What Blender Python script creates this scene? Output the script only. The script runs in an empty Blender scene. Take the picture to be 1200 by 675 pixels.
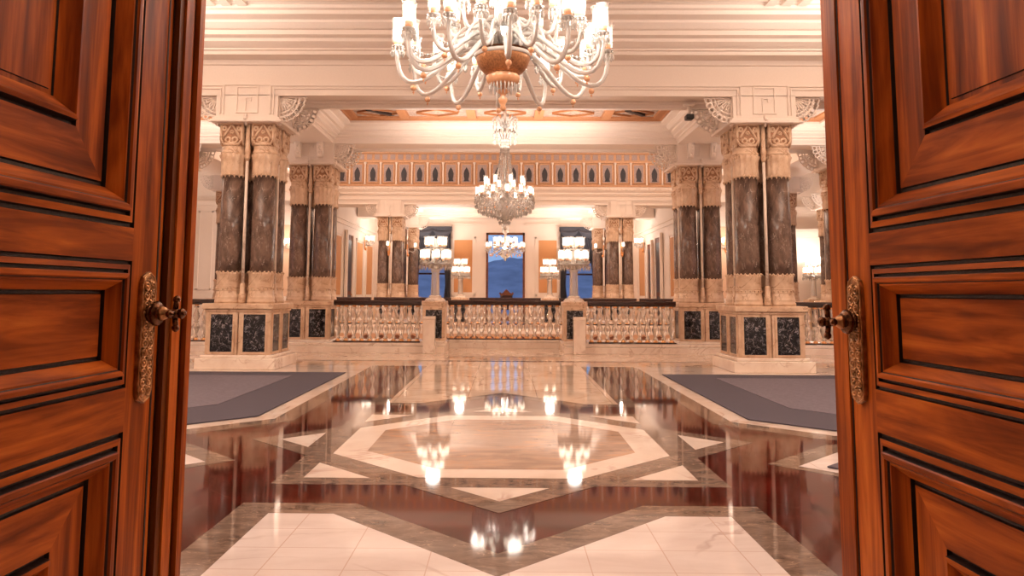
import bpy, bmesh, math, random
from mathutils import Vector, Matrix
random.seed(7)
PI = math.pi
SC = bpy.context.scene
COL = SC.collection

# ------------------------------------------------------------------ materials
def srgb(r, g, b):
    def f(c):
        c /= 255.0
        return c / 12.92 if c <= .04045 else ((c + .055) / 1.055) ** 2.4
    return (f(r), f(g), f(b), 1)

def newmat(name):
    m = bpy.data.materials.new(name); m.use_nodes = True
    nt = m.node_tree
    return m, nt, nt.nodes['Principled BSDF']

def N(nt, t, **kw):
    n = nt.nodes.new(t)
    for k, v in kw.items():
        if k in n.inputs: n.inputs[k].default_value = v
        else: setattr(n, k, v)
    return n

def ramp(nt, stops):
    r = nt.nodes.new('ShaderNodeValToRGB')
    e = r.color_ramp.elements
    while len(e) < len(stops): e.new(.5)
    for i, (p, c) in enumerate(stops):
        e[i].position = p; e[i].color = c
    return r

def coords(nt, scale=(1, 1, 1)):
    tc = nt.nodes.new('ShaderNodeTexCoord'); mp = nt.nodes.new('ShaderNodeMapping')
    mp.inputs['Scale'].default_value = scale
    nt.links.new(tc.outputs['Object'], mp.inputs['Vector'])
    return mp.outputs['Vector']

def simple(name, col, rough=.5, metal=0, bump=0, bscale=30, var=0, coat=0):
    m, nt, b = newmat(name)
    b.inputs['Base Color'].default_value = col
    b.inputs['Roughness'].default_value = rough
    b.inputs['Metallic'].default_value = metal
    b.inputs['Coat Weight'].default_value = coat
    if bump or var:
        v = coords(nt)
        n = N(nt, 'ShaderNodeTexNoise', Scale=bscale, Detail=4)
        nt.links.new(v, n.inputs['Vector'])
        if var:
            r = ramp(nt, [(.3, tuple(c * (1 - var) for c in col[:3]) + (1,)), (.7, tuple(min(1, c * (1 + var)) for c in col[:3]) + (1,))])
            nt.links.new(n.outputs['Fac'], r.inputs['Fac']); nt.links.new(r.outputs['Color'], b.inputs['Base Color'])
        if bump:
            bp = N(nt, 'ShaderNodeBump', Strength=bump, Distance=.01)
            nt.links.new(n.outputs['Fac'], bp.inputs['Height']); nt.links.new(bp.outputs['Normal'], b.inputs['Normal'])
    return m

def marble(name, base, dark, vein, scale=3.0, vscale=2.0, vwidth=.03, rough=.12, warp=1.2, stretch=(1, 1, 1), tile=None, grout=None, ior=1.5):
    """stone: cloudy ground colour, wandering veins, optional tile joints"""
    m, nt, b = newmat(name)
    v = coords(nt, stretch)
    n1 = N(nt, 'ShaderNodeTexNoise', Scale=scale, Detail=8, Roughness=.62, Distortion=.6)
    nt.links.new(v, n1.inputs['Vector'])
    r1 = ramp(nt, [(.3, dark), (.68, base)])
    nt.links.new(n1.outputs['Fac'], r1.inputs['Fac'])
    n2 = N(nt, 'ShaderNodeTexNoise', Scale=vscale, Detail=5, Roughness=.55, Distortion=warp)
    nt.links.new(v, n2.inputs['Vector'])
    r2 = ramp(nt, [(.5 - vwidth, (0, 0, 0, 1)), (.5, (1, 1, 1, 1)), (.5 + vwidth, (0, 0, 0, 1))])
    nt.links.new(n2.outputs['Fac'], r2.inputs['Fac'])
    n3 = N(nt, 'ShaderNodeTexNoise', Scale=vscale * 1.7, Detail=2)
    nt.links.new(v, n3.inputs['Vector'])
    r3 = ramp(nt, [(.42, (0, 0, 0, 1)), (.62, (1, 1, 1, 1))])
    nt.links.new(n3.outputs['Fac'], r3.inputs['Fac'])
    mu = N(nt, 'ShaderNodeMath', operation='MULTIPLY')
    nt.links.new(r2.outputs['Color'], mu.inputs[0]); nt.links.new(r3.outputs['Color'], mu.inputs[1])
    mx = N(nt, 'ShaderNodeMix', data_type='RGBA')
    nt.links.new(mu.outputs[0], mx.inputs['Factor'])
    nt.links.new(r1.outputs['Color'], mx.inputs[6]); mx.inputs[7].default_value = vein
    out = mx.outputs[2]
    if tile:
        br = N(nt, 'ShaderNodeTexBrick', Scale=1.0)
        br.inputs['Mortar Size'].default_value = .003; br.inputs['Brick Width'].default_value = tile[0]; br.inputs['Row Height'].default_value = tile[1]
        br.inputs['Mortar Smooth'].default_value = .1
        br.offset = tile[2]
        tc = nt.nodes.new('ShaderNodeTexCoord'); mp = nt.nodes.new('ShaderNodeMapping')
        mp.inputs['Rotation'].default_value = (0, 0, tile[3])
        mp.inputs['Location'].default_value = (tile[4], tile[5], 0)
        nt.links.new(tc.outputs['Object'], mp.inputs['Vector']); nt.links.new(mp.outputs['Vector'], br.inputs['Vector'])
        m2 = N(nt, 'ShaderNodeMix', data_type='RGBA')
        nt.links.new(br.outputs['Fac'], m2.inputs['Factor']); nt.links.new(out, m2.inputs[6]); m2.inputs[7].default_value = grout
        out = m2.outputs[2]
    nt.links.new(out, b.inputs['Base Color'])
    b.inputs['Roughness'].default_value = rough
    b.inputs['IOR'].default_value = 1.38 if name.startswith(('floor_red', 'floor_grey', 'floor_tan')) else ior
    return m

def wood(name, axis, tint=1.14):
    """varnished reddish oak; grain runs along the local axis (1 = along the leaf, 2 = upright)"""
    m, nt, b = newmat(name)
    st = [26, 26, 26]; st[axis] = 1.6
    v = coords(nt, tuple(st))
    n = N(nt, 'ShaderNodeTexNoise', Scale=1.0, Detail=7, Roughness=.6, Distortion=.5)
    nt.links.new(v, n.inputs['Vector'])
    s2 = [4, 4, 4]; s2[axis] = .7
    v2 = coords(nt, tuple(s2))
    w = N(nt, 'ShaderNodeTexNoise', Scale=1.3, Detail=3, Distortion=2.5)
    nt.links.new(v2, w.inputs['Vector'])
    a = N(nt, 'ShaderNodeMath', operation='MULTIPLY_ADD'); a.inputs[1].default_value = .66
    nt.links.new(n.outputs['Fac'], a.inputs[0])
    a2 = N(nt, 'ShaderNodeMath', operation='MULTIPLY'); a2.inputs[1].default_value = .34
    nt.links.new(w.outputs['Fac'], a2.inputs[0]); nt.links.new(a2.outputs[0], a.inputs[2])
    k = tint
    r = ramp(nt, [(.30, (.070 * k, .010 * k, .0016 * k, 1)), (.45, (.23 * k, .046 * k, .005 * k, 1)), (.57, (.45 * k, .106 * k, .012 * k, 1)), (.72, (.66 * k, .205 * k, .032 * k, 1))])
    nt.links.new(a.outputs[0], r.inputs['Fac']); nt.links.new(r.outputs['Color'], b.inputs['Base Color'])
    b.inputs['Roughness'].default_value = .40; b.inputs['Specular IOR Level'].default_value = .13
    bp = N(nt, 'ShaderNodeBump', Strength=.12, Distance=.004)
    nt.links.new(n.outputs['Fac'], bp.inputs['Height']); nt.links.new(bp.outputs['Normal'], b.inputs['Normal'])
    return m

def glow(name, col, strength, sample=False):
    m, nt, b = newmat(name)
    b.inputs['Base Color'].default_value = (.9, .85, .78, 1)
    b.inputs['Roughness'].default_value = .25
    b.inputs['Emission Color'].default_value = col
    b.inputs['Emission Strength'].default_value = strength
    if not sample: m.cycles.emission_sampling = 'NONE'
    return m

def crystal(name, col, trans=.75, rough=.06):
    m, nt, b = newmat(name)
    b.inputs['Base Color'].default_value = col
    b.inputs['Transmission Weight'].default_value = trans
    b.inputs['Roughness'].default_value = rough
    b.inputs['IOR'].default_value = 1.45
    b.inputs['Specular IOR Level'].default_value = .9
    return m

M = {}
M['plaster'] = simple('cream_plaster', (.83, .715, .63, 1), .55, bump=.05, bscale=40, var=.02)
M['plaster_peach'] = simple('peach_plaster', (.72, .47, .31, 1), .6, var=.03)
M['ochre'] = simple('ochre_wall_cloth', (.62, .30, .125, 1), .7, var=.05, bscale=60)
M['wood_v'] = wood('oak_upright_grain', 2)
M['wood_h'] = wood('oak_level_grain', 1)
M['wood_dark'] = wood('dark_stained_oak', 2, .3)
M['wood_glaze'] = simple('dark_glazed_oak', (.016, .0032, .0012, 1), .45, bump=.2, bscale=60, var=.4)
M['mahogany'] = simple('dark_mahogany', (.028, .007, .004, 1), .22, var=.3, coat=.4)
M['door_brown'] = simple('brown_door_wood', (.16, .05, .018, 1), .65, var=.3, bscale=14)
M['tan_marble'] = marble('tan_carved_marble', srgb(228, 200, 172), srgb(194, 156, 126), srgb(166, 124, 94), 5, 2.6, .022, .28)
M['tan_recess_shade'] = marble('tan_marble_recess_shade', srgb(176, 130, 94), srgb(134, 92, 62), srgb(110, 72, 48), 5, 2.6, .02, .45)  # darker copy of the tan marble: recess shade painted into the carved ground
M['dark_marble'] = marble('grey_brown_marble', srgb(132, 106, 92), srgb(66, 50, 44), srgb(196, 176, 162), 5, 3.4, .008, .13, warp=1.6, stretch=(1.4, 1.4, .8))
M['black_marble'] = marble('black_marble', srgb(30, 27, 29), srgb(10, 9, 11), srgb(190, 185, 190), 7, 9, .03, .1, warp=2.2)
M['pale_marble'] = marble('pale_marble', srgb(244, 230, 216), srgb(224, 202, 184), srgb(206, 180, 160), 2.2, 1.4, .02, .16)
TW = (.36, .285, 0, 0, 1.03, .01)
M['fl_white'] = marble('floor_white_marble', srgb(226, 214, 210), srgb(204, 188, 182), srgb(186, 166, 158), 1.6, .8, .014, .05, warp=1.0, stretch=(.7, 1.6, 1), tile=TW, grout=srgb(196, 172, 160))
M['fl_white_plain'] = marble('floor_white_band', srgb(230, 216, 206), srgb(212, 192, 178), srgb(196, 168, 154), 1.8, 1.0, .02, .05, tile=(9, 9, 0, 0, 4, 4), grout=srgb(190, 160, 142))
M['fl_grey'] = marble('floor_grey_marble', srgb(138, 116, 102), srgb(84, 68, 60), srgb(168, 140, 120), 4.2, 3.4, .02, .05, warp=1.8, stretch=(1.2, 2.6, 1))
M['fl_tan'] = marble('floor_tan_marble', srgb(178, 150, 132), srgb(128, 102, 88), srgb(190, 142, 108), 2.4, 1.8, .05, .05, warp=1.8, stretch=(.8, 2.4, 1), tile=(.9, 9, 0, 0, .45, 4), grout=srgb(150, 120, 100))
M['fl_red'] = marble('floor_red_marble', srgb(84, 20, 11), srgb(45, 8, 5), srgb(130, 66, 46), 3.0, 2.2, .004, .05, warp=1.2, tile=(.74, .37, .5, PI / 4, .1, .12), grout=srgb(112, 48, 32))
M['fl_beige'] = marble('floor_beige_marble', srgb(236, 214, 194), srgb(214, 188, 166), srgb(186, 150, 126), 2.2, 1.2, .02, .05, tile=(.8, .8, 0, 0, .4, .1), grout=srgb(170, 128, 100))
M['rug'] = simple('blue_grey_rug_pile', srgb(78, 72, 83), .95, bump=.6, bscale=120, var=.06)
M['rug_field'] = simple('patterned_rug_pile', srgb(106, 98, 108), .95, bump=.8, bscale=26, var=.14)
M['shade'] = glow('lit_glass_shade', (1, .85, .68, 1), 5.5, True)

def shell_glass():
    m, nt, b = newmat('clear_glass_shade')
    b.inputs['Base Color'].default_value = (.95, .92, .88, 1); b.inputs['Roughness'].default_value = .08
    tr = nt.nodes.new('ShaderNodeBsdfTransparent'); mx = nt.nodes.new('ShaderNodeMixShader'); mx.inputs[0].default_value = .3
    nt.links.new(tr.outputs[0], mx.inputs[1]); nt.links.new(b.outputs[0], mx.inputs[2])
    nt.links.new(mx.outputs[0], nt.nodes['Material Output'].inputs['Surface'])
    return m
M['shell'] = shell_glass()
M['shade_far'] = glow('lit_small_shade', (1, .85, .68, 1), 5.5, True)
M['crystal'] = crystal('clear_crystal', (1, .97, .93, 1), .4, .07)
M['crystal_far'] = crystal('cut_crystal', (1, .93, .86, 1), .6, .1)
M['baluster'] = crystal('baluster_crystal', (1, .88, .76, 1), .72, .08)
M['bowl'] = simple('brown_gilt_bowl', (.50, .24, .11, 1), .38, .8, bump=.3, bscale=60, var=.3)
M['gold'] = simple('warm_gilt', (.78, .38, .16, 1), .3, 1.0, bump=.2, bscale=80)
M['peach_glass'] = simple('peach_glass', (.88, .46, .24, 1), .15, coat=.5)
M['brass'] = simple('aged_brass', (.46, .24, .11, 1), .30, 1.0, bump=.9, bscale=42, var=.5)
M['brass_dark'] = simple('dark_bronze', (.13, .055, .026, 1), .26, 1.0, bump=.4, bscale=60, var=.4)
M['drape'] = simple('slate_drape_cloth', (.035, .034, .045, 1), .8, bump=.2, bscale=20, var=.3)
M['frieze_ground'] = simple('frieze_ochre', (.56, .31, .17, 1), .6, var=.12, bscale=18)
M['frieze_panel'] = simple('frieze_grey_paint', (.36, .27, .25, 1), .6, var=.2, bscale=40)
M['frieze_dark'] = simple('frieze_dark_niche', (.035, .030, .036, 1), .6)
M['ceil_rib'] = simple('ceiling_brown_rib', (.42, .17, .065, 1), .5, var=.1)
M['ceil_paint'] = simple('painted_ceiling_panel', (.42, .30, .24, 1), .6, var=.45, bscale=22)
M['black'] = simple('black_plastic', (.01, .01, .012, 1), .35)
M['sea'] = simple('dusk_sea', (.22, .24, .36, 1), .4)
M['hill'] = simple('dusk_hill', (.42, .37, .40, 1), .9, var=.25, bscale=.02)

def glass():
    m, nt, b = newmat('window_glass')
    b.inputs['Base Color'].default_value = (1, 1, 1, 1); b.inputs['Roughness'].default_value = 0
    b.inputs['Transmission Weight'].default_value = 1; b.inputs['IOR'].default_value = 1.03
    return m
M['glass'] = glass()

# ------------------------------------------------------------------ mesh helpers
class MB:
    def __init__(s): s.bm = bmesh.new(); s.mats = []; s.mi = 0
    def mat(s, key):
        if key not in s.mats: s.mats.append(key)
        s.mi = s.mats.index(key); return s
    def face(s, vs, smooth=False):
        try: f = s.bm.faces.new(vs)
        except ValueError: return None
        f.material_index = s.mi; f.smooth = smooth; return f
    def v(s, *p): return s.bm.verts.new(p)
    def box(s, x0, x1, y0, y1, z0, z1, bev=0):
        if bev > 0:
            b = bev
            lv = [(z0, b), (z0 + b, 0), (z1 - b, 0), (z1, b)]
            rings = []
            for z, i in lv:
                rings.append([s.v(x0 + i, y0 + i, z), s.v(x1 - i, y0 + i, z), s.v(x1 - i, y1 - i, z), s.v(x0 + i, y1 - i, z)])
            for a, c in zip(rings, rings[1:]):
                for i in range(4): s.face([a[i], a[(i + 1) % 4], c[(i + 1) % 4], c[i]])
            s.face(rings[0][::-1]); s.face(rings[-1]); return s
        V = [s.v(x, y, z) for z in (z0, z1) for x, y in ((x0, y0), (x1, y0), (x1, y1), (x0, y1))]
        for f in ((3, 2, 1, 0), (4, 5, 6, 7), (0, 1, 5, 4), (1, 2, 6, 5), (2, 3, 7, 6), (3, 0, 4, 7)): s.face([V[i] for i in f])
        return s
    def lathe(s, prof, seg=24, c=(0, 0, 0), mod=None, smooth=True, cap=True):
        rings = []
        for r, z in prof:
            ring = []
            for i in range(seg):
                a = 2 * PI * i / seg
                rr = r * (mod(a, z) if mod else 1)
                ring.append(s.v(c[0] + rr * math.cos(a), c[1] + rr * math.sin(a), c[2] + z))
            rings.append(ring)
        for a, b in zip(rings, rings[1:]):
            for i in range(seg): s.face([a[i], a[(i + 1) % seg], b[(i + 1) % seg], b[i]], smooth)
        if cap: s.face(rings[0][::-1]); s.face(rings[-1])
        return s
    def tube(s, pts, r, seg=6, closed=False, cap=True):
        pts = [Vector(p) for p in pts]; n = len(pts); rings = []; up = None
        for i, p in enumerate(pts):
            if closed: t = pts[(i + 1) % n] - pts[i - 1]
            else: t = pts[min(i + 1, n - 1)] - pts[max(i - 1, 0)]
            t.normalize()
            if up is None:
                up = Vector((0, 0, 1)) if abs(t.z) < .9 else Vector((1, 0, 0))
            x = t.cross(up)
            if x.length < 1e-5: x = t.cross(Vector((0, 1, .3)))
            x.normalize(); y = x.cross(t).normalized(); up = y
            rr = r[i] if isinstance(r, (list, tuple)) else r
            rings.append([s.bm.verts.new(p + x * rr * math.cos(2 * PI * k / seg) + y * rr * math.sin(2 * PI * k / seg)) for k in range(seg)])
        prs = list(zip(rings, rings[1:])) + ([(rings[-1], rings[0])] if closed else [])
        for a, b in prs:
            for k in range(seg): s.face([a[k], a[(k + 1) % seg], b[(k + 1) % seg], b[k]], True)
        if cap and not closed: s.face(rings[0][::-1]); s.face(rings[-1])
        return s
    def ball(s, c, r, seg=10, squash=1.0):
        prof = [(max(1e-4, r * math.cos(t)), r * squash * math.sin(t)) for t in [(-PI / 2 + PI * k / (seg // 2 + 1)) for k in range(seg // 2 + 2)]]
        return s.lathe(prof, seg, c, cap=False)
    def gem(s, c, r, h):
        x, y, z = c; t = s.v(x, y, z + h * .35); b = s.v(x, y, z - h * .65)
        q = [s.v(x + r, y, z), s.v(x, y + r, z), s.v(x - r, y, z), s.v(x, y - r, z)]
        for i in range(4): s.face([t, q[i], q[(i + 1) % 4]]); s.face([b, q[(i + 1) % 4], q[i]])
        return s
    def prism_x(s, prof, x0, x1):
        a = [s.v(x0, y, z) for y, z in prof]; b = [s.v(x1, y, z) for y, z in prof]; n = len(prof)
        for i in range(n): s.face([a[i], a[(i + 1) % n], b[(i + 1) % n], b[i]])
        s.face(a[::-1]); s.face(b); return s
    def prism_y(s, prof, y0, y1):
        a = [s.v(x, y0, z) for x, z in prof]; b = [s.v(x, y1, z) for x, z in prof]; n = len(prof)
        for i in range(n): s.face([a[i], b[i], b[(i + 1) % n], a[(i + 1) % n]])
        s.face(a); s.face(b[::-1]); return s
    def prism_z(s, prof, z0, z1):
        a = [s.v(x, y, z0) for x, y in prof]; b = [s.v(x, y, z1) for x, y in prof]; n = len(prof)
        for i in range(n): s.face([a[i], a[(i + 1) % n], b[(i + 1) % n], b[i]])
        s.face(a[::-1]); s.face(b); return s
    def rings_rect(s, x0, x1, y0, y1, prof, fill=None):
        """nested rectangles in plan: prof of (inset, z, material)"""
        prev = None
        for i, z, k in prof:
            cur = [s.v(x0 + i, y0 + i, z), s.v(x1 - i, y0 + i, z), s.v(x1 - i, y1 - i, z), s.v(x0 + i, y1 - i, z)]
            if prev:
                s.mat(k)
                for q in range(4): s.face([prev[q], cur[q], cur[(q + 1) % 4], prev[(q + 1) % 4]])
            prev = cur
        if fill: s.mat(fill); s.face(prev[::-1])
        return s
    def flat(s, pts, z): s.face([s.v(x, y, z) for x, y in pts]); return s
    def xf(s, mtx): s.bm.transform(mtx); return s
    def build(s, name, parent=None, norm=True):
        if norm: bmesh.ops.recalc_face_normals(s.bm, faces=s.bm.faces[:])
        me = bpy.data.meshes.new(name); s.bm.to_mesh(me); s.bm.free()
        for k in s.mats: me.materials.append(M[k])
        o = bpy.data.objects.new(name, me); COL.objects.link(o)
        if parent: o.parent = parent
        return o

def tag(o, label=None, cat=None, group=None, kind=None):
    if label: o['label'] = label
    if cat: o['category'] = cat
    if group: o['group'] = group
    if kind: o['kind'] = kind
    return o

def empty(name, loc=(0, 0, 0), label=None, cat=None, group=None, rz=0):
    o = bpy.data.objects.new(name, None); COL.objects.link(o); o.location = loc; o.rotation_euler = (0, 0, rz)
    o.empty_display_size = .1
    return tag(o, label, cat, group)

def dup(o, parent=None):
    c = o.copy(); COL.objects.link(c)
    if parent: c.parent = parent
    for ch in [x for x in KIDS.get(o.name, [])]: KIDS.setdefault(c.name, []).append(dup(ch, c))
    return c
KIDS = {}
def kid(parent, o):
    KIDS.setdefault(parent.name, []).append(o); return o

def struct(mb, name, label, cat):
    return tag(mb.build(name), label, cat, kind='structure')

# ------------------------------------------------------------------ camera
cam = bpy.data.cameras.new('camera'); co = bpy.data.objects.new('camera', cam); COL.objects.link(co)
f, pit, rol, yaw, cx, cy = 886.77, .100953, .005123, -.011309, 583.374, 253.392
fw = Vector((math.sin(yaw) * math.cos(pit), math.cos(yaw) * math.cos(pit), math.sin(pit)))
rt = Vector((math.cos(yaw), -math.sin(yaw), 0)); up = rt.cross(fw)
r2 = math.cos(rol) * rt + math.sin(rol) * up; u2 = -math.sin(rol) * rt + math.cos(rol) * up
mw = Matrix((r2, u2, -fw)).transposed().to_4x4(); mw.translation = (.033, 0, 1.2)
co.matrix_world = mw
cam.sensor_width = 36; cam.lens = f * 36 / 1200
cam.shift_x = (600 - cx) / 1200; cam.shift_y = -(337.5 - cy) / 1200
cam.clip_start = .05; cam.clip_end = 6000
SC.camera = co

# ------------------------------------------------------------------ floor
FC = 6.32
fl = MB()
fl.mat('fl_red'); fl.flat([(-9, 1.2), (9, 1.2), (9, 12.62), (-9, 12.62)], 0)
fl.mat('fl_beige')
fl.flat([(-12.5, 12.62), (12.5, 12.62), (12.5, 16.9), (-12.5, 16.9)], 0)
fl.flat([(-12.5, 24.8), (12.5, 24.8), (12.5, 36.4), (-12.5, 36.4)], 0)
for sx in (-1, 1): fl.flat([(sx * 6.75, 16.9), (sx * 12.5, 16.9), (sx * 12.5, 24.8), (sx * 6.75, 24.8)], 0)
fl.flat([(-3, -4), (3, -4), (3, 1.2), (-3, 1.2)], 0)
def lay(key, pts, lv): fl.mat(key); fl.flat(pts, .0007 * lv)
lay('fl_red', [(-9, 13.45), (9, 13.45), (9, 13.6), (-9, 13.6)], 1)
h = 1.443
sq = lambda r, a0=PI / 4: [(r * math.cos(a0 + k * PI / 2), FC + r * math.sin(a0 + k * PI / 2)) for k in range(4)]
lay('fl_grey', sq(h * math.sqrt(2)), 1)
lay('fl_grey', sq(h * math.sqrt(2), 0), 2)
def octo(a):
    k = .428 * a
    return [(x, FC + y) for x, y in ((a, -k), (a, k), (k, a), (-k, a), (-a, k), (-a, -k), (-k, -a), (k, -a))]
lay('fl_white_plain', octo(1.253), 3); lay('fl_tan', octo(1.0146), 4)
for k in range(8):
    a = k * PI / 4
    tri = [(1.806, 0), (1.50, .306), (1.50, -.306)]
    lay('fl_white_plain', [(x * math.cos(a) - y * math.sin(a), FC + x * math.sin(a) + y * math.cos(a)) for x, y in tri], 3)
def panel(sgn, far):
    T = lambda pts: [(x, FC + sgn * (y - FC)) for x, y in pts]
    lay('fl_grey', T([(-1.462, far), (-1.462, 4.452), (-.815, 4.452), (0, 3.637), (.815, 4.452), (1.462, 4.452), (1.462, far)]), 1)
    lay('fl_white' if sgn > 0 else 'fl_beige', T([(-1.256, far), (-1.256, 4.246), (-.9, 4.246), (0, 3.346), (.9, 4.246), (1.256, 4.246), (1.256, far)]), 2)
panel(1, 1.22); panel(-1, 2 * FC - 12.6)
for sx in (-1, 1):
    T = lambda pts: [(sx * x, y) for x, y in pts]
    # borders round the near side panels (tip pointing at the star) and round the big rugs
    lay('fl_grey', T([(1.89, 5.54), (2.62, 6.27), (9, 6.27), (9, 2.0), (5.43, 2.0)]), 1)
    lay('fl_white', T([(2.09, 5.48), (2.80, 6.19), (9, 6.19), (9, 2.2), (5.37, 2.2)]), 2)
    lay('fl_grey', T([(1.95, 12.6), (1.95, 7.20), (2.70, 6.45), (9, 6.45), (9, 12.6)]), 1)
    lay('fl_white_plain', T([(2.16, 12.6), (2.16, 7.32), (2.84, 6.64), (9, 6.64), (9, 12.6)]), 2)
struct(fl, 'floor', 'polished marble floor inlaid with an eight-pointed star of white, grey and dark red stone', 'floor')

# rugs
def rug(name, pts, inner, label):
    root = empty(name, (pts[0][0], pts[0][1], 0), label, 'rug')
    ox, oy = pts[0]
    b = MB().mat('rug'); b.prism_z([(x - ox, y - oy) for x, y in pts], .004, .014); b.build('border', root)
    c = MB().mat('rug_field'); c.prism_z([(x - ox, y - oy) for x, y in inner], .013, .018); c.build('field', root)
for sx, w in ((-1, 'left'), (1, 'right')):
    T = lambda pts: [(sx * x, y) for x, y in pts]
    rug('rug', T([(2.35, 11.42), (2.35, 7.41), (2.93, 6.84), (8.4, 6.84), (8.4, 11.42)]),
        T([(3.0, 10.9), (3.0, 8.1), (3.55, 7.45), (8.4, 7.45), (8.4, 10.9)]),
        'wide blue-grey rug with a clipped corner in front of the %s near column pedestal' % w)
rug('rug', [(2.27, 5.43), (2.92, 6.04), (6, 6.04), (6, 2.3), (5.4, 2.3)], [(2.9, 5.43), (3.2, 5.75), (5.9, 5.75), (5.9, 2.6), (5.7, 2.6)],
    'small pointed tip of a blue-grey rug in the white marble near the right door')

# ------------------------------------------------------------------ walls, beams, ceilings
w = MB().mat('plaster')
for sx in (-1, 1):
    w.box(sx * 9 if sx > 0 else -9.3, 9.3 if sx > 0 else -9, .9, 12.0, 0, 6.2)
struct(w, 'wall_hall', 'cream side walls of the near hall beside the rugs', 'wall')
w = MB().mat('plaster')
for sx in (-1, 1):
    w.box(*sorted((sx * 12.5, sx * 12.8)), 11.9, 26.4, -3, 6.8)
struct(w, 'wall_side', 'cream side walls of the stairwell beyond the columns', 'wall')
# door wall and foyer behind the viewpoint
w = MB().mat('plaster')
w.box(-9.3, -1.08, .55, .86, 0, 6.2); w.box(1.08, 9.3, .55, .86, 0, 6.2); w.box(-1.08, 1.08, .55, .86, 3.05, 6.2)
struct(w, 'wall_front', 'cream wall holding the open double doors', 'wall')
w = MB().mat('plaster')
w.box(-3.3, -3, -4, .56, 0, 4); w.box(3, 3.3, -4, .56, 0, 4); w.box(-3.3, 3.3, -4.3, -4, 0, 4); w.box(-3.3, 3.3, -4.3, .56, 4, 4.2)
struct(w, 'wall_foyer', 'cream walls of the foyer in front of the open doors', 'wall')

FRONT = [(0, 4.35), (0, 4.51), (.02, 4.515), (.02, 4.54), (0, 4.545), (0, 4.84), (.035, 4.85), (.035, 4.88), (.02, 4.885), (.02, 4.93), (.26, 4.945), (.26, 5.00), (.30, 5.01), (.30, 5.035),
         (.36, 5.06), (.44, 5.10), (.44, 5.15), (.55, 5.17), (.55, 5.24), (.60, 5.25), (.68, 5.32), (.68, 5.36), (.86, 5.38), (.86, 5.44), (.93, 5.45), (.93, 5.50), (.98, 5.505), (.98, 5.56)]
b = MB().mat('plaster')
b.prism_x([(11.9 - d, z) for d, z in FRONT] + [(12.85, 5.56), (12.85, 4.35), (12.72, 4.35), (12.72, 4.41), (12.62, 4.41), (12.62, 4.45), (12.13, 4.45), (12.13, 4.41), (12.03, 4.41), (12.03, 4.35)], -9.2, 9.2)
struct(b, 'beam_near', 'deep cream moulded beam spanning the near column groups behind the big chandelier', 'beam')
b = MB().mat('plaster')
b.prism_x([(15.85, 4.35), (15.85, 6.8), (16.85, 6.8), (16.85, 4.35), (16.72, 4.35), (16.72, 4.41), (15.98, 4.41), (15.98, 4.35)], -12.6, 12.6)
struct(b, 'beam_middle', 'cream beam spanning the second column groups under the stairwell ceiling', 'beam')
b = MB().mat('plaster')
ft = [(27.0, 4.35), (27.0, 4.52), (26.98, 4.525), (26.98, 4.55), (27, 4.555), (27, 4.66), (26.94, 4.67), (26.94, 4.70), (26.88, 4.72), (26.88, 4.78), (26.80, 4.85), (26.80, 4.975), (28.05, 4.975), (28.05, 4.35)]
b.prism_x(ft, -12.6, 12.6)
for k in range(101): b.box(-7.07 + .14 * k, -7.0 + .14 * k, 26.74, 26.80, 4.87, 4.93)
struct(b, 'beam_far', 'cream beam under the painted frieze at the far column groups', 'beam')
b = MB().mat('plaster'); b.box(-12.6, 12.6, 26.91, 28.05, 4.98, 6.8)
struct(b, 'wall_upper', 'cream upper wall behind the painted frieze', 'wall')
b = MB().mat('plaster')
for sx in (-1, 1):
    x = sx * 4.15
    b.box(x - .5, x + .5, 12.85, 15.85, 4.35, 4.85)
    b.box(x - .5, x + .5, 28, 31.6, 4.35, 4.8)
    xx = sx * 7.42
    b.prism_y([(xx - .5, 4.35), (xx - .5, 4.85), (xx - .62, 4.9), (xx - .62, 5.05), (xx - .75, 5.12), (xx - .75, 5.3), (xx - .5, 5.35), (xx - .5, 6.8), (xx + .5, 6.8), (xx + .5, 5.35), (xx + .75, 5.3), (xx + .75, 5.12), (xx + .62, 5.05), (xx + .62, 4.9), (xx + .5, 4.85), (xx + .5, 4.35)], 16.85, 26.4)
    b.box(xx - .5, xx + .5, 12.85, 15.85, 4.35, 4.85)
    b.box(*sorted((sx * 4.65, sx * 12.6)), 20.2, 21.2, 4.35, 5.2) if False else None
struct(b, 'beam_side', 'cream beams running away from the columns toward the windows', 'beam')

# ceilings
c = MB()
COF = [(-.05, 4.40), (.01, 4.41), (.01, 4.43), (.04, 4.43), (.04, 4.47), (.10, 4.49), (.10, 4.52), (.17, 4.56), (.17, 4.60), (.23, 4.61), (.29, 4.66), (.29, 4.69), (.42, 4.71), (.42, 4.75)]
def coffer(mb, x0, x1, y0, y1):
    mb.rings_rect(x0, x1, y0, y1, [(i, z, 'plaster') for i, z in COF] + [(.45, 4.75, 'ceil_rib'), (.47, 4.77, 'ceil_rib'), (.60, 4.77, 'ceil_rib'), (.62, 4.80, 'ceil_rib')], 'ceil_paint')
coffer(c, -3.65, 3.65, 12.85, 15.85)
coffer(c, -6.92, -4.65, 12.85, 15.85); coffer(c, 4.65, 6.92, 12.85, 15.85)
c.mat('plaster')
for sx in (-1, 1): c.box(*sorted((sx * 7.9, sx * 12.6)), 12.85, 15.85, 4.75, 4.85)
c.mat('ceil_rib')
for x in (-2.05, -.68, .68, 2.05): c.box(x - .09, x + .09, 13.45, 15.25, 4.735, 4.81)
c.box(-3.05, 3.05, 14.25, 14.43, 4.74, 4.81)
for x in (-2.55, -1.36, 0, 1.36, 2.55):
    for q in (-1, 1):
        c.prism_z([(x - .42, 14.85 + q * .03), (x, 14.85 + q * .33), (x + .42, 14.85 + q * .03), (x, 14.85 + q * .25)], 4.76, 4.81)
c.mat('wood_glaze')
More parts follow.
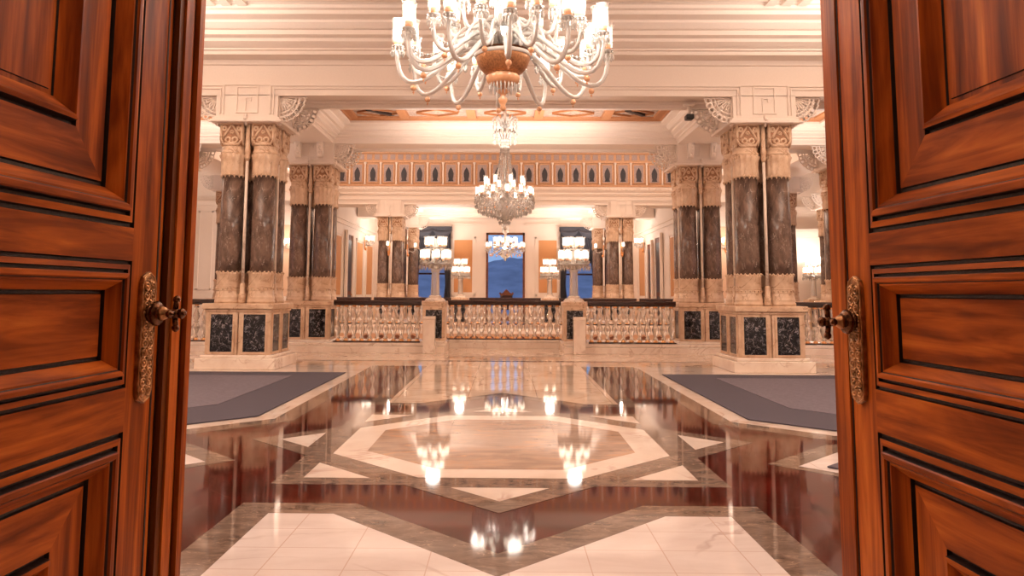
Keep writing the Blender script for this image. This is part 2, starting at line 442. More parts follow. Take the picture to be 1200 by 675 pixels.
for x in (-2.55, 2.55): c.prism_z([(x - .2, 14.6), (x + .22, 15.05), (x + .3, 15.0), (x - .1, 14.55)], 4.755, 4.80)
struct(c, 'ceiling_coffer', 'painted brown coffered ceiling between the near and second beams', 'ceiling')
c = MB().mat('plaster')
c.box(-9.3, 9.3, .5, 11.9, 5.56, 5.8)
for x in (-4.42, -4.18, -3.94, 3.94, 4.18, 4.42): c.box(x - .07, x + .07, .9, 10.95, 5.47, 5.57)
for y in (10.75, 10.5, 10.25): c.box(-3.9, 3.9, y - .07, y + .07, 5.49, 5.57)
struct(c, 'ceiling_hall', 'cream ceiling of the near hall with raised corner ribs', 'ceiling')
c = MB().mat('plaster'); c.box(-12.8, 12.8, 16.7, 28, 6.75, 7)
c.box(-12.8, 12.8, 28, 36.6, 4.75, 4.95)
c.rings_rect(-3.65, 3.65, 28.0, 31.5, [(0, 4.75, 'plaster'), (0, 4.40, 'plaster'), (.1, 4.42, 'plaster'), (.1, 4.5, 'plaster'), (.25, 4.55, 'plaster'), (.25, 4.62, 'plaster'), (.5, 4.7, 'plaster'), (.5, 4.74, 'plaster')])
c.box(-6.2, 6.2, 31.5, 32.5, 4.35, 4.76)
for y, q in ((32.75, .25), (33.1, .18), (33.4, .1)): c.box(-3.4, 3.4, y - .15, y + .15, 4.75 - q, 4.76)
struct(c, 'ceiling_far', 'cream ceiling over the stairwell and the far window room', 'ceiling')

# far walls
WY = 36.0
w = MB().mat('plaster')
wins = [(-4.25, -2.65, 4.35), (-.92, .92, 4.05), (2.65, 4.25, 4.35)]
xs = [-6.3] + [q for a, b_, t in wins for q in (a, b_)] + [6.3]
for i in range(0, len(xs), 2): w.box(xs[i], xs[i + 1], WY, WY + .4, 0, 4.8)
for a, b_, t in wins: w.box(a, b_, WY, WY + .4, t, 4.8)
for sx in (-1, 1):      # raised frames round the ochre panels
    a, e = sorted((sx * 1.42, sx * 2.58))
    w.box(a, e, WY - .03, WY, 1.05, 1.13); w.box(a, e, WY - .03, WY, 3.78, 3.86); w.box(a, a + .07, WY - .03, WY, 1.05, 3.86); w.box(e - .07, e, WY - .03, WY, 1.05, 3.86)
    w.mat('ochre'); a, e = sorted((sx * 1.58, sx * 2.44)); w.box(a, e, WY - .012, WY, 1.22, 3.70); w.mat('plaster')
    w.box(*sorted((sx * .95, sx * 2.6)), WY - .08, WY, 4.42, 4.5)
    w.box(*sorted((sx * .95, sx * 6.2)), WY - .04, WY, 0, .9)
struct(w, 'wall_far', 'cream far wall with ochre panels between three tall windows', 'wall')
w = MB()
for sx in (-1, 1):
    w.mat('plaster'); w.box(*sorted((sx * 6.25, sx * 6.55)), 26.3, WY + .2, 0, 4.8)
    X = sx * 6.25
    for y0, y1 in ((27.6, 28.7), (31.7, 33.0), (34.0, 35.4)):
        w.mat('ochre'); w.box(*sorted((X, X - sx * .012)), y0, y1, 1.1, 3.3)
        w.mat('plaster')
        for a, e, z0, z1 in ((y0 - .14, y1 + .14, 3.38, 3.46), (y0 - .14, y1 + .14, .95, 1.03), (y0 - .14, y0 - .06, .95, 3.46), (y1 + .06, y1 + .14, .95, 3.46)):
            w.box(*sorted((X, X - sx * .03)), a, e, z0, z1)
    w.box(*sorted((X, X - sx * .1)), 26.4, WY, 3.95, 4.05); w.box(*sorted((X, X - sx * .05)), 26.4, WY, 3.8, 3.95)
struct(w, 'wall_recess', 'cream side walls of the far window room with ochre panels', 'wall')
w = MB()
for sx, in ((-1,), (1,)):
    w.mat('plaster'); w.box(*sorted((sx * 6.3, sx * 12.7)), 26.0, 26.35, 0, 6.8)
    a, e = sorted((sx * 6.55, sx * 9.2))
    if sx < 0:
        w.mat('plaster_peach'); w.box(-9.3, -6.6, 25.985, 26.0, 1.05, 3.5)
        w.mat('plaster')
        w.box(-10.72, -9.88, 25.82, 26.0, .95, 4.15); w.box(-10.8, -9.8, 25.75, 26.0, 4.15, 4.3)
        for q in ((-10.55, -10.50, 1.25, 3.95), (-10.10, -10.05, 1.25, 3.95), (-10.55, -10.05, 1.25, 1.30), (-10.55, -10.05, 3.90, 3.95)): w.box(q[0], q[1], 25.795, 25.82, q[2], q[3])
    else:
        w.mat('plaster_peach'); w.box(6.6, 8.0, 25.985, 26.0, 1.05, 3.5); w.mat('plaster')
        w.box(8.4, 8.5, 25.95, 26, .9, 3.4); w.box(8.4, 12.4, 25.85, 26.0, 3.15, 3.3); w.box(8.4, 12.4, 25.75, 26.0, 3.3, 3.42)
    w.box(*sorted((sx * 6.3, sx * 12.5)), 25.9, 26.0, .85, .97); w.box(*sorted((sx * 6.3, sx * 12.5)), 25.9, 26.0, 4.0, 4.2)
struct(w, 'wall_flank', 'cream walls flanking the far columns across the stairwell', 'wall')
# the stairwell below floor level
w = MB().mat('plaster_peach')
w.box(-7.0, 7.0, 24.8, 25.1, -3.2, -.02); w.box(-7.05, -6.75, 16.9, 24.8, -3.2, -.02); w.box(6.75, 7.05, 16.9, 24.8, -3.2, -.02); w.mat('plaster')
w.box(-7.0, 7.0, 16.6, 16.9, -3.2, -.02)
w.box(-6.75, 6.75, 24.74, 24.8, -.12, -.02)
w.mat('door_brown')
for x in [k * .5 - 6.5 for k in range(27)]: w.prism_y([(x - .17, -1.2), (x + .17, -1.2), (x + .17, -.32), (x + .12, -.22), (x, -.17), (x - .12, -.22), (x - .17, -.32)], 24.765, 24.80)
w.mat('fl_beige'); w.box(-7.3, 7.3, 16.6, 25.1, -3.4, -3.2)
struct(w, 'wall_stairwell', 'peach walls of the open stairwell seen between the balusters', 'wall')

# thin mouldings on the beams: framed panels that turn down beside the column blocks
t = MB().mat('plaster')
def frame_lines(y, s=1):
    d = y - .024
    for sx in (-1, 1):
        for a, e in ((3.42, 3.39),): pass
    for x0, x1 in ((-3.78, 3.78), (-7.1, -4.52), (4.52, 7.1)):
        for o in (0, .05):
            t.box(x0 + o, x1 - o, d, y, 4.50 - o, 4.518 - o)
            t.box(x0 + o, x0 + o + .018, d, y, 4.04, 4.50 - o)
            t.box(x1 - o - .018, x1 - o, d, y, 4.04, 4.50 - o)
struct_done = False

# ------------------------------------------------------------------ column groups
def leaf(a, z): return 1 + .05 * math.cos(14 * a)
def make_column():
    root = empty('column')
    s = MB().mat('dark_marble'); s.lathe([(.183, 1.49), (.186, 1.7), (.186, 2.2), (.176, 3.09)], 28); kid(root, s.build('shaft', root))
    b = MB().mat('tan_marble')
    b.lathe([(.222, 1.015), (.222, 1.06), (.21, 1.075), (.218, 1.10), (.21, 1.125), (.205, 1.135), (.205, 1.16), (.196, 1.18), (.196, 1.46), (.202, 1.47), (.202, 1.50), (.187, 1.505)], 28)
    for k in range(18):
        a = 2 * PI * k / 18
        b.gem((.2 * math.cos(a), .2 * math.sin(a), 1.51), .022, .06)
        b.gem((.2 * math.cos(a), .2 * math.sin(a), 1.25), .02, .05)
    for z in (1.28, 1.22): b.lathe([(.197, z - .008), (.204, z), (.197, z + .008)], 28, cap=False)
    kid(root, b.build('base', root))
    c = MB().mat('tan_marble')
    c.lathe([(.186, 3.06), (.192, 3.07), (.196, 3.13), (.19, 3.22), (.20, 3.32), (.226, 3.39), (.2, 3.42)], 56, mod=leaf)
    c.lathe([(.19, 3.40), (.215, 3.42), (.215, 3.45), (.195, 3.465), (.19, 3.50), (.20, 3.53)], 28)
    for k in range(16):
        a = 2 * PI * k / 16; c.gem((.192 * math.cos(a), .192 * math.sin(a), 3.07), .026, .08)
    # block with rounded lower corners
    c.mat('tan_recess_shade')
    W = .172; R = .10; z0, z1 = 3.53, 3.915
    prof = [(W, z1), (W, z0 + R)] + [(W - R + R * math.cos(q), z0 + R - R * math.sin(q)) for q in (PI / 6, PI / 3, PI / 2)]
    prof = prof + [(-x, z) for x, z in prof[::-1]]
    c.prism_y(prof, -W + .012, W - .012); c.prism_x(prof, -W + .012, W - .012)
    c.mat('tan_marble')
    c.lathe([(.18, 3.5), (.2, 3.56), (.2, 3.6)], 20)
    c.box(-.19, .19, -.19, .19, 3.885, 3.918)
    # carved relief on the four faces: border, pointed arch, scrolls, rosette
    for k in range(4):
        mtx = Matrix.Rotation(k * PI / 2, 4, 'Z')
        y = -W - .001
        P = lambda pts: [mtx @ Vector((x, y, z)) for x, z in pts]
        c.tube(P([(-.168, 3.895), (-.168, 3.64), (-.12, 3.565), (0, 3.548), (.12, 3.565), (.165, 3.64), (.165, 3.895)]), .021, 6)
        c.tube(P([(-.14, 3.65), (-.09, 3.75), (0, 3.885), (.09, 3.75), (.14, 3.65)]), .021, 6)
        for sx in (-1, 1):
            c.tube(P([(sx * (.055 + .042 * math.cos(q)), 3.635 + .042 * math.sin(q)) for q in [2 * PI * j / 8 for j in range(8)]]), .019, 6, closed=True)
            c.tube(P([(sx * (.115 + .028 * math.cos(q)), 3.82 + .034 * math.sin(q)) for q in [2 * PI * j / 8 for j in range(8)]]), .019, 6, closed=True)
        for j in range(6):
            q = 2 * PI * j / 6; p = mtx @ Vector((.022 * math.cos(q), y, 3.765 + .022 * math.sin(q))); c.ball(p, .018, 6)
    kid(root, c.build('capital', root))
    return root
def make_colonnette():
    root = empty('colonnette')
    s = MB().mat('pale_marble'); s.lathe([(.026, 1.32), (.024, 3.35)], 14); kid(root, s.build('shaft', root))
    s = MB().mat('tan_marble'); s.lathe([(.058, 1.02), (.062, 1.06), (.05, 1.10), (.06, 1.14), (.04, 1.17), (.042, 1.3), (.03, 1.33)], 16); kid(root, s.build('base', root))
    s = MB().mat('tan_marble'); s.lathe([(.026, 3.30), (.045, 3.36), (.034, 3.40), (.05, 3.46), (.04, 3.5), (.036, 3.9)], 16); kid(root, s.build('capital', root))
    return root
def make_pedestal():
    root = empty('pedestal')
    b = MB().mat('tan_marble')
    H = .51
    for sx in (-1, 1):
        for sy in (-1, 1):
            xa, xb = sorted((sx * .012, sx * H)); ya, yb = sorted((sy * .012, sy * H))
            b.box(xa, xb, ya, yb, .2, .90)
    b.box(-.47, .47, -.47, .47, .2, .9)
    kid(root, b.build('body', root))
    b = MB().mat('pale_marble'); b.box(-.62, .62, -.62, .62, 0, .17, .008); b.box(-.56, .56, -.56, .56, .17, .22, .01); kid(root, b.build('base_step', root))
    b = MB().mat('tan_marble'); b.box(-.53, .53, -.53, .53, .88, .925, .012); b.box(-.56, .56, -.56, .56, .925, 1.015, .012); kid(root, b.build('cap', root))
    for k in range(4):
        for sx in (-1, 1):
            mtx = Matrix.Rotation(k * PI / 2, 4, 'Z')
            q = MB().mat('black_marble'); x0, x1 = sorted((sx * .085, sx * .43)); q.box(x0, x1, -H - .004, -H + .02, .265, .845); q.xf(mtx); kid(root, q.build('dark_panel', root))
            q = MB().mat('tan_marble')
            for a, e, z0, z1 in ((x0 - .03, x1 + .03, .235, .265), (x0 - .03, x1 + .03, .845, .875), (x0 - .03, x0, .265, .845), (x1, x1 + .03, .265, .845)): q.box(a, e, -H - .016, -H + .01, z0, z1)
            q.xf(mtx); kid(root, q.build('panel_frame', root))
    return root
def fan_mesh():
    """quarter-circle lattice bracket in the local xz plane: corner at the origin, spreading to +x and -z"""
    m = MB().mat('plaster'); R = .42
    P = lambda r, a: (r * math.cos(a), 0, -r * math.sin(a))
    for k in range(8):
        a = PI / 2 * k / 7; m.tube([P(.03, a), P(R * .74, a)], .016, 5)
    for r in (.10, R * .62, R * .76): m.tube([P(r, PI / 2 * j / 12) for j in range(13)], .017, 5)
    for k in range(7):
        a = PI / 2 * (k + .5) / 7; c = P(R * .88, a)
        m.tube([(c[0] + .046 * math.cos(q), 0, c[2] + .046 * math.sin(q)) for q in [2 * PI * j / 8 for j in range(8)]], .017, 5, closed=True)
    m.tube([P(R * .62, PI / 4), P(R * 1.0, PI / 4)], .013, 5)
    for k in range(3):
        c = P(R * .5, PI / 4 + (k - 1) * .42); m.ball(c, .024, 6)
    m.box(-.0, R + .02, -.025, .025, -.015, .0); m.box(0, .015, -.025, .025, -R - .02, 0)
    m.ball((.01, 0, -R - .02), .03, 8)
    return m
def make_block(corbels):
    root = empty('entablature_block')
    b = MB().mat('plaster')
    b.box(-.5, .5, -.5, .5, 3.99, 4.36)
    b.box(-.53, .53, -.53, .53, 3.955, 3.99, .006); b.box(-.57, .57, -.57, .57, 3.905, 3.955, .01)
    b.ball((0, -.56, 3.96), .035, 8); b.tube([(0, -.53, 4.03), (0, -.54, 3.93), (0, -.50, 3.86)], .022, 6)
    kid(root, b.build('block', root))
    for k in (0, 1, 3):
        p = MB().mat('plaster')
        mtx = Matrix.Rotation(k * PI / 2, 4, 'Z')
        P = lambda x0, x1, z0, z1: [mtx @ Vector(v) for v in ((x0, -.52, z0), (x1, -.52, z0), (x1, -.52, z1), (x0, -.52, z1), (x0, -.499, z0), (x1, -.499, z0), (x1, -.499, z1), (x0, -.499, z1))]
        for x0, x1, z0, z1 in ((-.18, -.155, 4.06, 4.50), (.155, .18, 4.06, 4.50), (-.18, .18, 4.06, 4.085), (-.18, .18, 4.475, 4.50), (-.035, -.015, 4.06, 4.32), (-.035, .07, 4.30, 4.32), (.05, .07, 4.25, 4.32)):
            V = [p.bm.verts.new(v) for v in P(x0, x1, z0, z1)]
            for f_ in ((0, 1, 2, 3), (7, 6, 5, 4), (0, 4, 5, 1), (1, 5, 6, 2), (2, 6, 7, 3), (3, 7, 4, 0)): p.face([V[i] for i in f_])
        kid(root, p.build('key_frame', root))
    for (x, y, rz) in ((.5, -.40, 0), (.5, .40, 0), (-.5, -.40, PI), (-.5, .40, PI), (.40, .5, PI / 2), (-.40, .5, PI / 2)):
        o = FAN if False else None
        m = bpy.data.objects.new('fan_bracket', FANM); COL.objects.link(m); m.parent = root; m.location = (x, y, 4.34); m.rotation_euler = (0, 0, rz); kid(root, m)
    if corbels:
        for x in (-.24, .24):
            q = MB().mat('plaster')
            q.prism_x([(-.50, 4.36), (-.70, 4.36), (-.70, 4.30), (-.66, 4.16), (-.58, 4.06), (-.50, 4.03)], x - .06, x + .06)
            for z in (4.12, 4.18, 4.24, 4.30): q.ball((x, -.63 - (z - 4.12) * .4, z), .035, 8)
            kid(root, q.build('corbel', root))
    return root
fm = fan_mesh().build('fan_bracket'); FANM = fm.data; bpy.data.objects.remove(fm)

COLP, CNTP, PEDP, BLKP, BLKC = make_column(), make_colonnette(), make_pedestal(), make_block(False), make_block(True)
USED = set()
def place(proto, loc, label, cat, group):
    o = dup(proto)
    o.location = loc; tag(o, label, cat, group); return o
GROUPS = [(-4.15, 12.4, 'near left'), (4.15, 12.4, 'near right'), (-4.15, 16.35, 'second left'), (4.15, 16.35, 'second right'), (-4.15, 27.5, 'far left'), (4.15, 27.5, 'far right'),
          (-4.15, 32.0, 'window-side left'), (4.15, 32.0, 'window-side right'), (-7.4, 20.7, 'outer left'), (7.4, 20.7, 'outer right'), (10.5, 24.0, 'outermost right'), (7.45, 16.35, 'door-side right'), (-7.45, 16.35, 'door-side left')]
for gx, gy, nm in GROUPS:
    hid = nm.startswith('door-side')
    if not nm.startswith(('window', 'far', 'outer', 'door')):
        place(PEDP, (gx, gy, 0), 'square tan marble pedestal with black marble panels under the %s columns' % nm, 'pedestal', 'column pedestals')
    elif not hid:
        place(PEDP, (gx, gy, 0), 'tan marble pedestal under the %s columns beyond the balustrade' % nm, 'pedestal', 'column pedestals')
    else:
        place(PEDP, (gx, gy, 0), 'tan marble pedestal beside the %s balustrade end' % nm.split()[1], 'pedestal', 'column pedestals')
    for ox, oy, wh in ((-.255, -.255, 'front left'), (.255, -.255, 'front right'), (-.255, .255, 'rear left'), (.255, .255, 'rear right')):
        place(COLP, (gx + ox, gy + oy, 0), 'dark veined marble column at the %s of the %s group' % (wh, nm), 'column', 'marble columns')
    for ox, oy, wh in ((0, -.385, 'front'), (-.385 * (1 if gx > 0 else -1), 0, 'inner side')):
        if gy < 30: place(CNTP, (gx + ox, gy + oy, 0), 'slim pale colonnette at the %s of the %s column group' % (wh, nm), 'colonnette', 'slim colonnettes')
    place(BLKC if nm.startswith('second') else BLKP, (gx, gy, 0), 'cream block with fan brackets crowning the %s columns' % nm, 'block', 'entablature blocks')
for p_ in (COLP, CNTP, PEDP, BLKP, BLKC):
    for ch in [c_ for c_ in bpy.data.objects if c_.parent == p_]: bpy.data.objects.remove(ch)
    bpy.data.objects.remove(p_)

# beam frame mouldings
for y in (11.9, 26.99):
    frame_lines(y)
struct(t, 'trim_beam', 'thin cream mouldings framing the beam faces', 'moulding')

# ------------------------------------------------------------------ frieze with niches
fr = empty('frieze', (0, 26.9, 4.98), 'ochre painted frieze of arched niches above the far beam', 'frieze')
q = MB().mat('frieze_ground')
q.box(-7.1, 7.1, -.05, 0, 0, 1.27); kid(fr, q.build('ground', fr))
q = MB().mat('frieze_ground')
q.box(-7.1, 7.1, -.12, -.05, 0, .08); q.box(-7.1, 7.1, -.1, -.05, .86, .92); q.box(-7.1, 7.1, -.14, -.05, 1.19, 1.27)
q.build('band', fr)
for k in range(24):
    x = -6.72 + .56 * k + .28
    if abs(x) > 6.9: continue
    q = MB().mat('frieze_ground')
    q.box(x - .2, x + .2, -.085, -.05, .12, .82); q.mat('frieze_panel'); q.box(x - .165, x + .165, -.09, -.05, .155, .785)
    n_ = q.build('niche_panel', fr)
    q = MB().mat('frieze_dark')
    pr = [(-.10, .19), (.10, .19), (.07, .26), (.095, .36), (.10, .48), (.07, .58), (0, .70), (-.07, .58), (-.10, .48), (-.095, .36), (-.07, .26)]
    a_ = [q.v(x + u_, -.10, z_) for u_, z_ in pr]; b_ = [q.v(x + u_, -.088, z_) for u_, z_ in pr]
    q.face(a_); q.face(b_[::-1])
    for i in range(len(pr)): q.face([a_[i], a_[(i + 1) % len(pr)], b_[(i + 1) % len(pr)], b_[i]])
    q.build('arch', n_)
    q = MB().mat('plaster'); q.lathe([(.035, .06), (.03, .12), (.026, .14), (.026, .78), (.045, .82), (.05, .87)], 10, (x + .28, -.10, 0)); q.build('colonnette', fr)
    for u_ in (-.14, .14):
        q = MB().mat('frieze_panel'); q.box(x + u_ - .09, x + u_ + .09, -.075, -.05, .97, 1.16); q.build('square_panel', fr)

# ------------------------------------------------------------------ kerb, balustrades, posts
k_ = MB().mat('pale_marble')
for sx in (-1, 1):
    for x0, x1 in ((1.2, 8.6),):
        a, e = sorted((sx * x0, sx * x1)); k_.box(a, e, 15.32, 16.9, -.01, .12, .006); k_.box(a, e, 15.42, 16.9, .12, .18, .01)
k_.box(-1.3, 1.3, 16.72, 16.95, -.01, .12, .006); k_.box(-1.3, 1.3, 16.76, 16.95, .12, .18, .01)
k_.box(-8.6, 8.6, 24.75, 25.2, -.01, .16, .006)
struct(k_, 'trim_kerb', 'pale marble kerb under the balustrades', 'kerb')

def baluster_mesh():
    b = MB().mat('gold'); b.lathe([(.05, 0), (.05, .03), (.03, .045), (.036, .06)], 12)
    b.mat('baluster')
    b.lathe([(.036, .055), (.055, .075), (.036, .10), (.030, .13), (.055, .19), (.076, .25), (.074, .29), (.05, .345), (.032, .365), (.056, .385), (.032, .405), (.046, .43), (.070, .49), (.064, .54), (.036, .61), (.028, .66), (.055, .69), (.034, .71)], 12)
    b.mat('gold'); b.lathe([(.03, .705), (.045, .72), (.045, .735), (.04, .75)], 12)
    return b
bm_ = baluster_mesh().build('baluster'); BALM = bm_.data; bpy.data.objects.remove(bm_)
def balustrade(x0, y0, x1, y1, n, label, ztop=1.04):
    L = math.hypot(x1 - x0, y1 - y0); a = math.atan2(y1 - y0, x1 - x0)
    r = empty('balustrade', (x0, y0, .18), label, 'balustrade', 'crystal balustrades', a)
    q = MB().mat('mahogany'); q.prism_x([(-.07, .80), (-.09, .78), (-.09, .83), (-.06, .86), (.06, .86), (.09, .83), (.09, .78), (.07, .80), (.04, .75), (-.04, .75)], 0, L); q.build('handrail', r)
    q = MB().mat('mahogany'); q.box(0, L, -.06, .06, -.004, .022); q.build('bottom_rail', r)
    for i in range(n):
        o = bpy.data.objects.new('baluster', BALM); COL.objects.link(o); o.parent = r; o.location = ((i + .5) * L / n, 0, .012)
balustrade(-3.52, 15.75, -1.71, 15.75, 11, 'crystal balustrade between the second left columns and the left lamp post')
balustrade(1.71, 15.75, 3.52, 15.75, 11, 'crystal balustrade between the right lamp post and the second right columns')
balustrade(-1.25, 16.84, 1.25, 16.84, 15, 'crystal balustrade in the centre between the two lamp posts')
balustrade(-1.36, 15.99, -1.36, 16.7, 4, 'short crystal balustrade running back behind the left lamp post')
balustrade(1.36, 15.99, 1.36, 16.7, 4, 'short crystal balustrade running back behind the right lamp post')
balustrade(-6.8, 15.75, -4.80, 15.75, 12, 'crystal balustrade outside the second left columns by the left door')
balustrade(4.80, 15.75, 6.8, 15.75, 12, 'crystal balustrade outside the second right columns by the right door')
balustrade(-4.3, 25.0, -1.77, 25.0, 12, 'balustrade across the stairwell left of the two small lamps')
balustrade(-1.17, 25.0, 1.17, 25.0, 13, 'balustrade across the stairwell between the two small lamps')
balustrade(1.77, 25.0, 4.3, 25.0, 12, 'balustrade across the stairwell right of the two small lamps')
balustrade(-6.75, 25.0, -4.4, 25.0, 15, 'long balustrade across the stairwell on the left side')
balustrade(4.4, 25.0, 6.75, 25.0, 15, 'long balustrade across the stairwell on the right side')

def post(x, y, label, wd=.25, dp=.25, zt=1.02, z0=.18):
    r = empty('lamp_post_pedestal', (x, y, z0), label, 'pedestal', 'lamp pedestals')
    q = MB().mat('tan_marble'); q.box(-wd + .02, wd - .02, -dp + .02, dp - .02, .0, zt - .07 - z0); q.build('body', r)
    q = MB().mat('pale_marble'); q.box(-wd - .02, wd + .02, -dp - .02, dp + .02, -.0, .05, .008); q.build('base_step', r)
    q = MB().mat('tan_marble'); q.box(-wd, wd, -dp, dp, zt - .08 - z0, zt - z0, .012); q.build('cap', r)
    q = MB().mat('black_marble'); q.box(-wd + .085, wd - .085, -dp + .012, -dp + .03, .10, zt - .17 - z0); q.build('dark_panel', r)
    return r
for sx, wd_ in ((-1, 'left'), (1, 'right')):
    post(sx * 1.43, 15.7, 'tan marble lamp pedestal with a black panel on the %s of the central balustrade' % wd_)
    r = empty('bollard', (sx * 1.49, 15.2, 0), 'short pale marble pier standing before the %s lamp pedestal' % wd_, 'pier', 'short marble piers')
    q = MB().mat('pale_marble'); q.box(-.115, .115, -.1, .1, .0, .66, .006); q.build('shaft', r)
    q = MB().mat('pale_marble'); q.box(-.12, .12, -.105, .105, .66, .73, .012); q.build('cap', r)
    post(sx * 1.47, 25.05, 'small pale lamp pedestal across the stairwell on the %s' % wd_, .27, .25, 1.03, .15)

# ------------------------------------------------------------------ lamps
def shade_mesh(r, hgt, key, seg=12):
    s = MB().mat('shell')
    s.lathe([(r * .55, 0), (r * .88, hgt * .06), (r * .95, hgt * .25), (r * .90, hgt * .75), (r * .98, hgt * .92), (r * 1.18, hgt)], seg, mod=lambda a, z: 1 + (.07 * math.cos(6 * a) if z > hgt * .9 else 0), cap=False)
    s.mat(key)
    s.lathe([(r * .2, hgt * .16), (r * .70, hgt * .20), (r * .74, hgt * .5), (r * .70, hgt * .82), (r * .25, hgt * .9)], 10)
    return s
def bez(p, n=14):
    out = []
    for i in range(n + 1):
        t = i / n; q = [Vector(v) for v in p]
        while len(q) > 1: q = [a.lerp(b, t) for a, b in zip(q, q[1:])]
        out.append(q[0])
    return out
def make_arm(path, rad, cup, sr, sh, key, ckey, ball=None, drops=8, seg=8, rng=1):
    """one curved crystal arm along +x with cup, lit shade, drops and ball pendant"""
    rnd = random.Random(rng)
    pts = bez(path)
    a = MB().mat(ckey); n = len(pts)
    a.tube(pts, [rad * (1.15 - .35 * i / (n - 1)) for i in range(n)], seg)
    e = Vector(path[-1])
    a.lathe([(cup * .25, -cup * .5), (cup * 1.3, -cup * .1), (cup * 1.5, cup * .25), (cup * .4, cup * .1)], 12, e)
    arm = a.build('arm')
    g = MB().mat('peach_glass'); g.lathe([(cup * .4, 0), (cup * .85, cup * .2), (cup * 1.0, cup * 1.7), (cup * .7, cup * 1.8)], 12, e); kid(arm, g.build('candle_cup', arm))
    s = shade_mesh(sr, sh, key); s.xf(Matrix.Translation(e + Vector((0, 0, cup * .75)))); kid(arm, s.build('glass_shade', arm))
    if drops:
        d = MB().mat(ckey)
        for k in range(drops):
            q = 2 * PI * k / drops
            c = e + Vector((cup * 1.4 * math.cos(q), cup * 1.4 * math.sin(q), -cup * .1))
            d.gem(c - Vector((0, 0, cup * .35)), cup * .28, cup * .9); d.gem(c - Vector((0, 0, cup * 1.3)), cup * .40, cup * 1.7)
        kid(arm, d.build('crystal_drop', arm))
    if ball:
        d = MB().mat('peach_glass'); p = min(pts, key=lambda v: v.z)
        d.ball(p - Vector((0, 0, ball * 1.8)), ball, 10); d.tube([p, p - Vector((0, 0, ball * 1.5))], ball * .18, 5); d.gem(p - Vector((0, 0, ball * 3.2)), ball * .4, ball * 1.2)
        kid(arm, d.build('ball_pendant', arm))
    return arm
def ring_of(arm, root, n, a0=0, z=0):
    for k in range(n):
        o = arm if k == 0 else dup(arm)
        o.parent = root; o.rotation_euler = (0, 0, a0 + 2 * PI * k / n); o.location = (0, 0, z)

# the great chandelier (origin at the height of its bowl rim)
CZ = 3.22
ch = empty('chandelier', (0, FC, CZ), 'huge crystal chandelier with a gilt bowl hanging above the floor star', 'chandelier')
q = MB().mat('bowl'); q.lathe([(.12, -.165), (.165, -.145), (.205, -.10), (.228, -.045), (.235, 0), (.23, .012), (.19, -.02)], 36); q.build('bowl', ch)
q = MB().mat('brass_dark'); q.lathe([(.236, .012), (.246, .02), (.246, .03), (.232, .03)], 36, cap=False); q.build('dark_rim', ch)
q = MB().mat('crystal'); q.lathe([(.238, -.02), (.252, -.005), (.246, .012), (.235, .012)], 32, cap=False); q.build('bowl_rim', ch)
q = MB().mat('peach_glass'); q.lathe([(.09, -.255), (.128, -.235), (.142, -.185), (.12, -.16)], 44, mod=lambda a, z: 1 + .04 * math.cos(22 * a)); q.build('fluted_collar', ch)
for rr, nn, z in ((.115, 22, -.25), (.07, 14, -.27)):
    q = MB().mat('crystal')
    for k in range(nn):
        a = 2 * PI * k / nn; q.gem((rr * math.cos(a), rr * math.sin(a), z - .02), .009, .09)
    q.build('crystal_fringe', ch)
q = MB().mat('peach_glass'); q.lathe([(.012, -.48), (.03, -.46), (.018, -.43), (.035, -.40), (.04, -.375), (.02, -.35), (.03, -.33), (.055, -.315), (.055, -.30), (.015, -.285), (.02, -.24)], 14); q.build('finial', ch)
q = MB().mat('crystal'); q.lathe([(.05, .0), (.09, .04), (.10, .10), (.06, .14), (.045, .2), (.07, .28), (.075, .4), (.05, .48), (.035, .6), (.035, .9), (.06, .95), (.06, 1.0), (.03, 1.1), (.03, 2.0)], 16); q.build('stem', ch)
q = MB().mat('crystal')
for k in range(14):
    a = 2 * PI * k / 14
    q.tube([(.05 * math.cos(a), .05 * math.sin(a), .12), (.14 * math.cos(a), .14 * math.sin(a), .16), (.19 * math.cos(a), .19 * math.sin(a), .10), (.16 * math.cos(a), .16 * math.sin(a), .05)], .014, 6)
q.build('scroll_crown', ch)
q = MB().mat('gold'); q.lathe([(.03, 2.24), (.10, 2.30), (.16, 2.335)], 20); q.build('ceiling_rose', ch)
A1 = make_arm([(.14, 0, .02), (.34, 0, .24), (.56, 0, -.20), (.74, 0, -.42), (.94, 0, -.28), (.90, 0, .06)], .022, .036, .052, .215, 'shade', 'crystal', .026, 10, 8, 2)
ring_of(A1, ch, 12, .06)
A1b = make_arm([(.14, 0, .05), (.30, 0, .34), (.52, 0, -.06), (.66, 0, -.28), (.87, 0, -.14), (.81, 0, .13)], .020, .036, .052, .215, 'shade', 'crystal', .024, 10, 8, 5)
ring_of(A1b, ch, 12, .06 + PI / 12)
A2 = make_arm([(.05, 0, .25), (.16, 0, .48), (.30, 0, .10), (.42, 0, .04), (.50, 0, .16), (.47, 0, .34)], .018, .034, .05, .21, 'shade', 'crystal', None, 8, 8, 3)
ring_of(A2, ch, 10, .2)

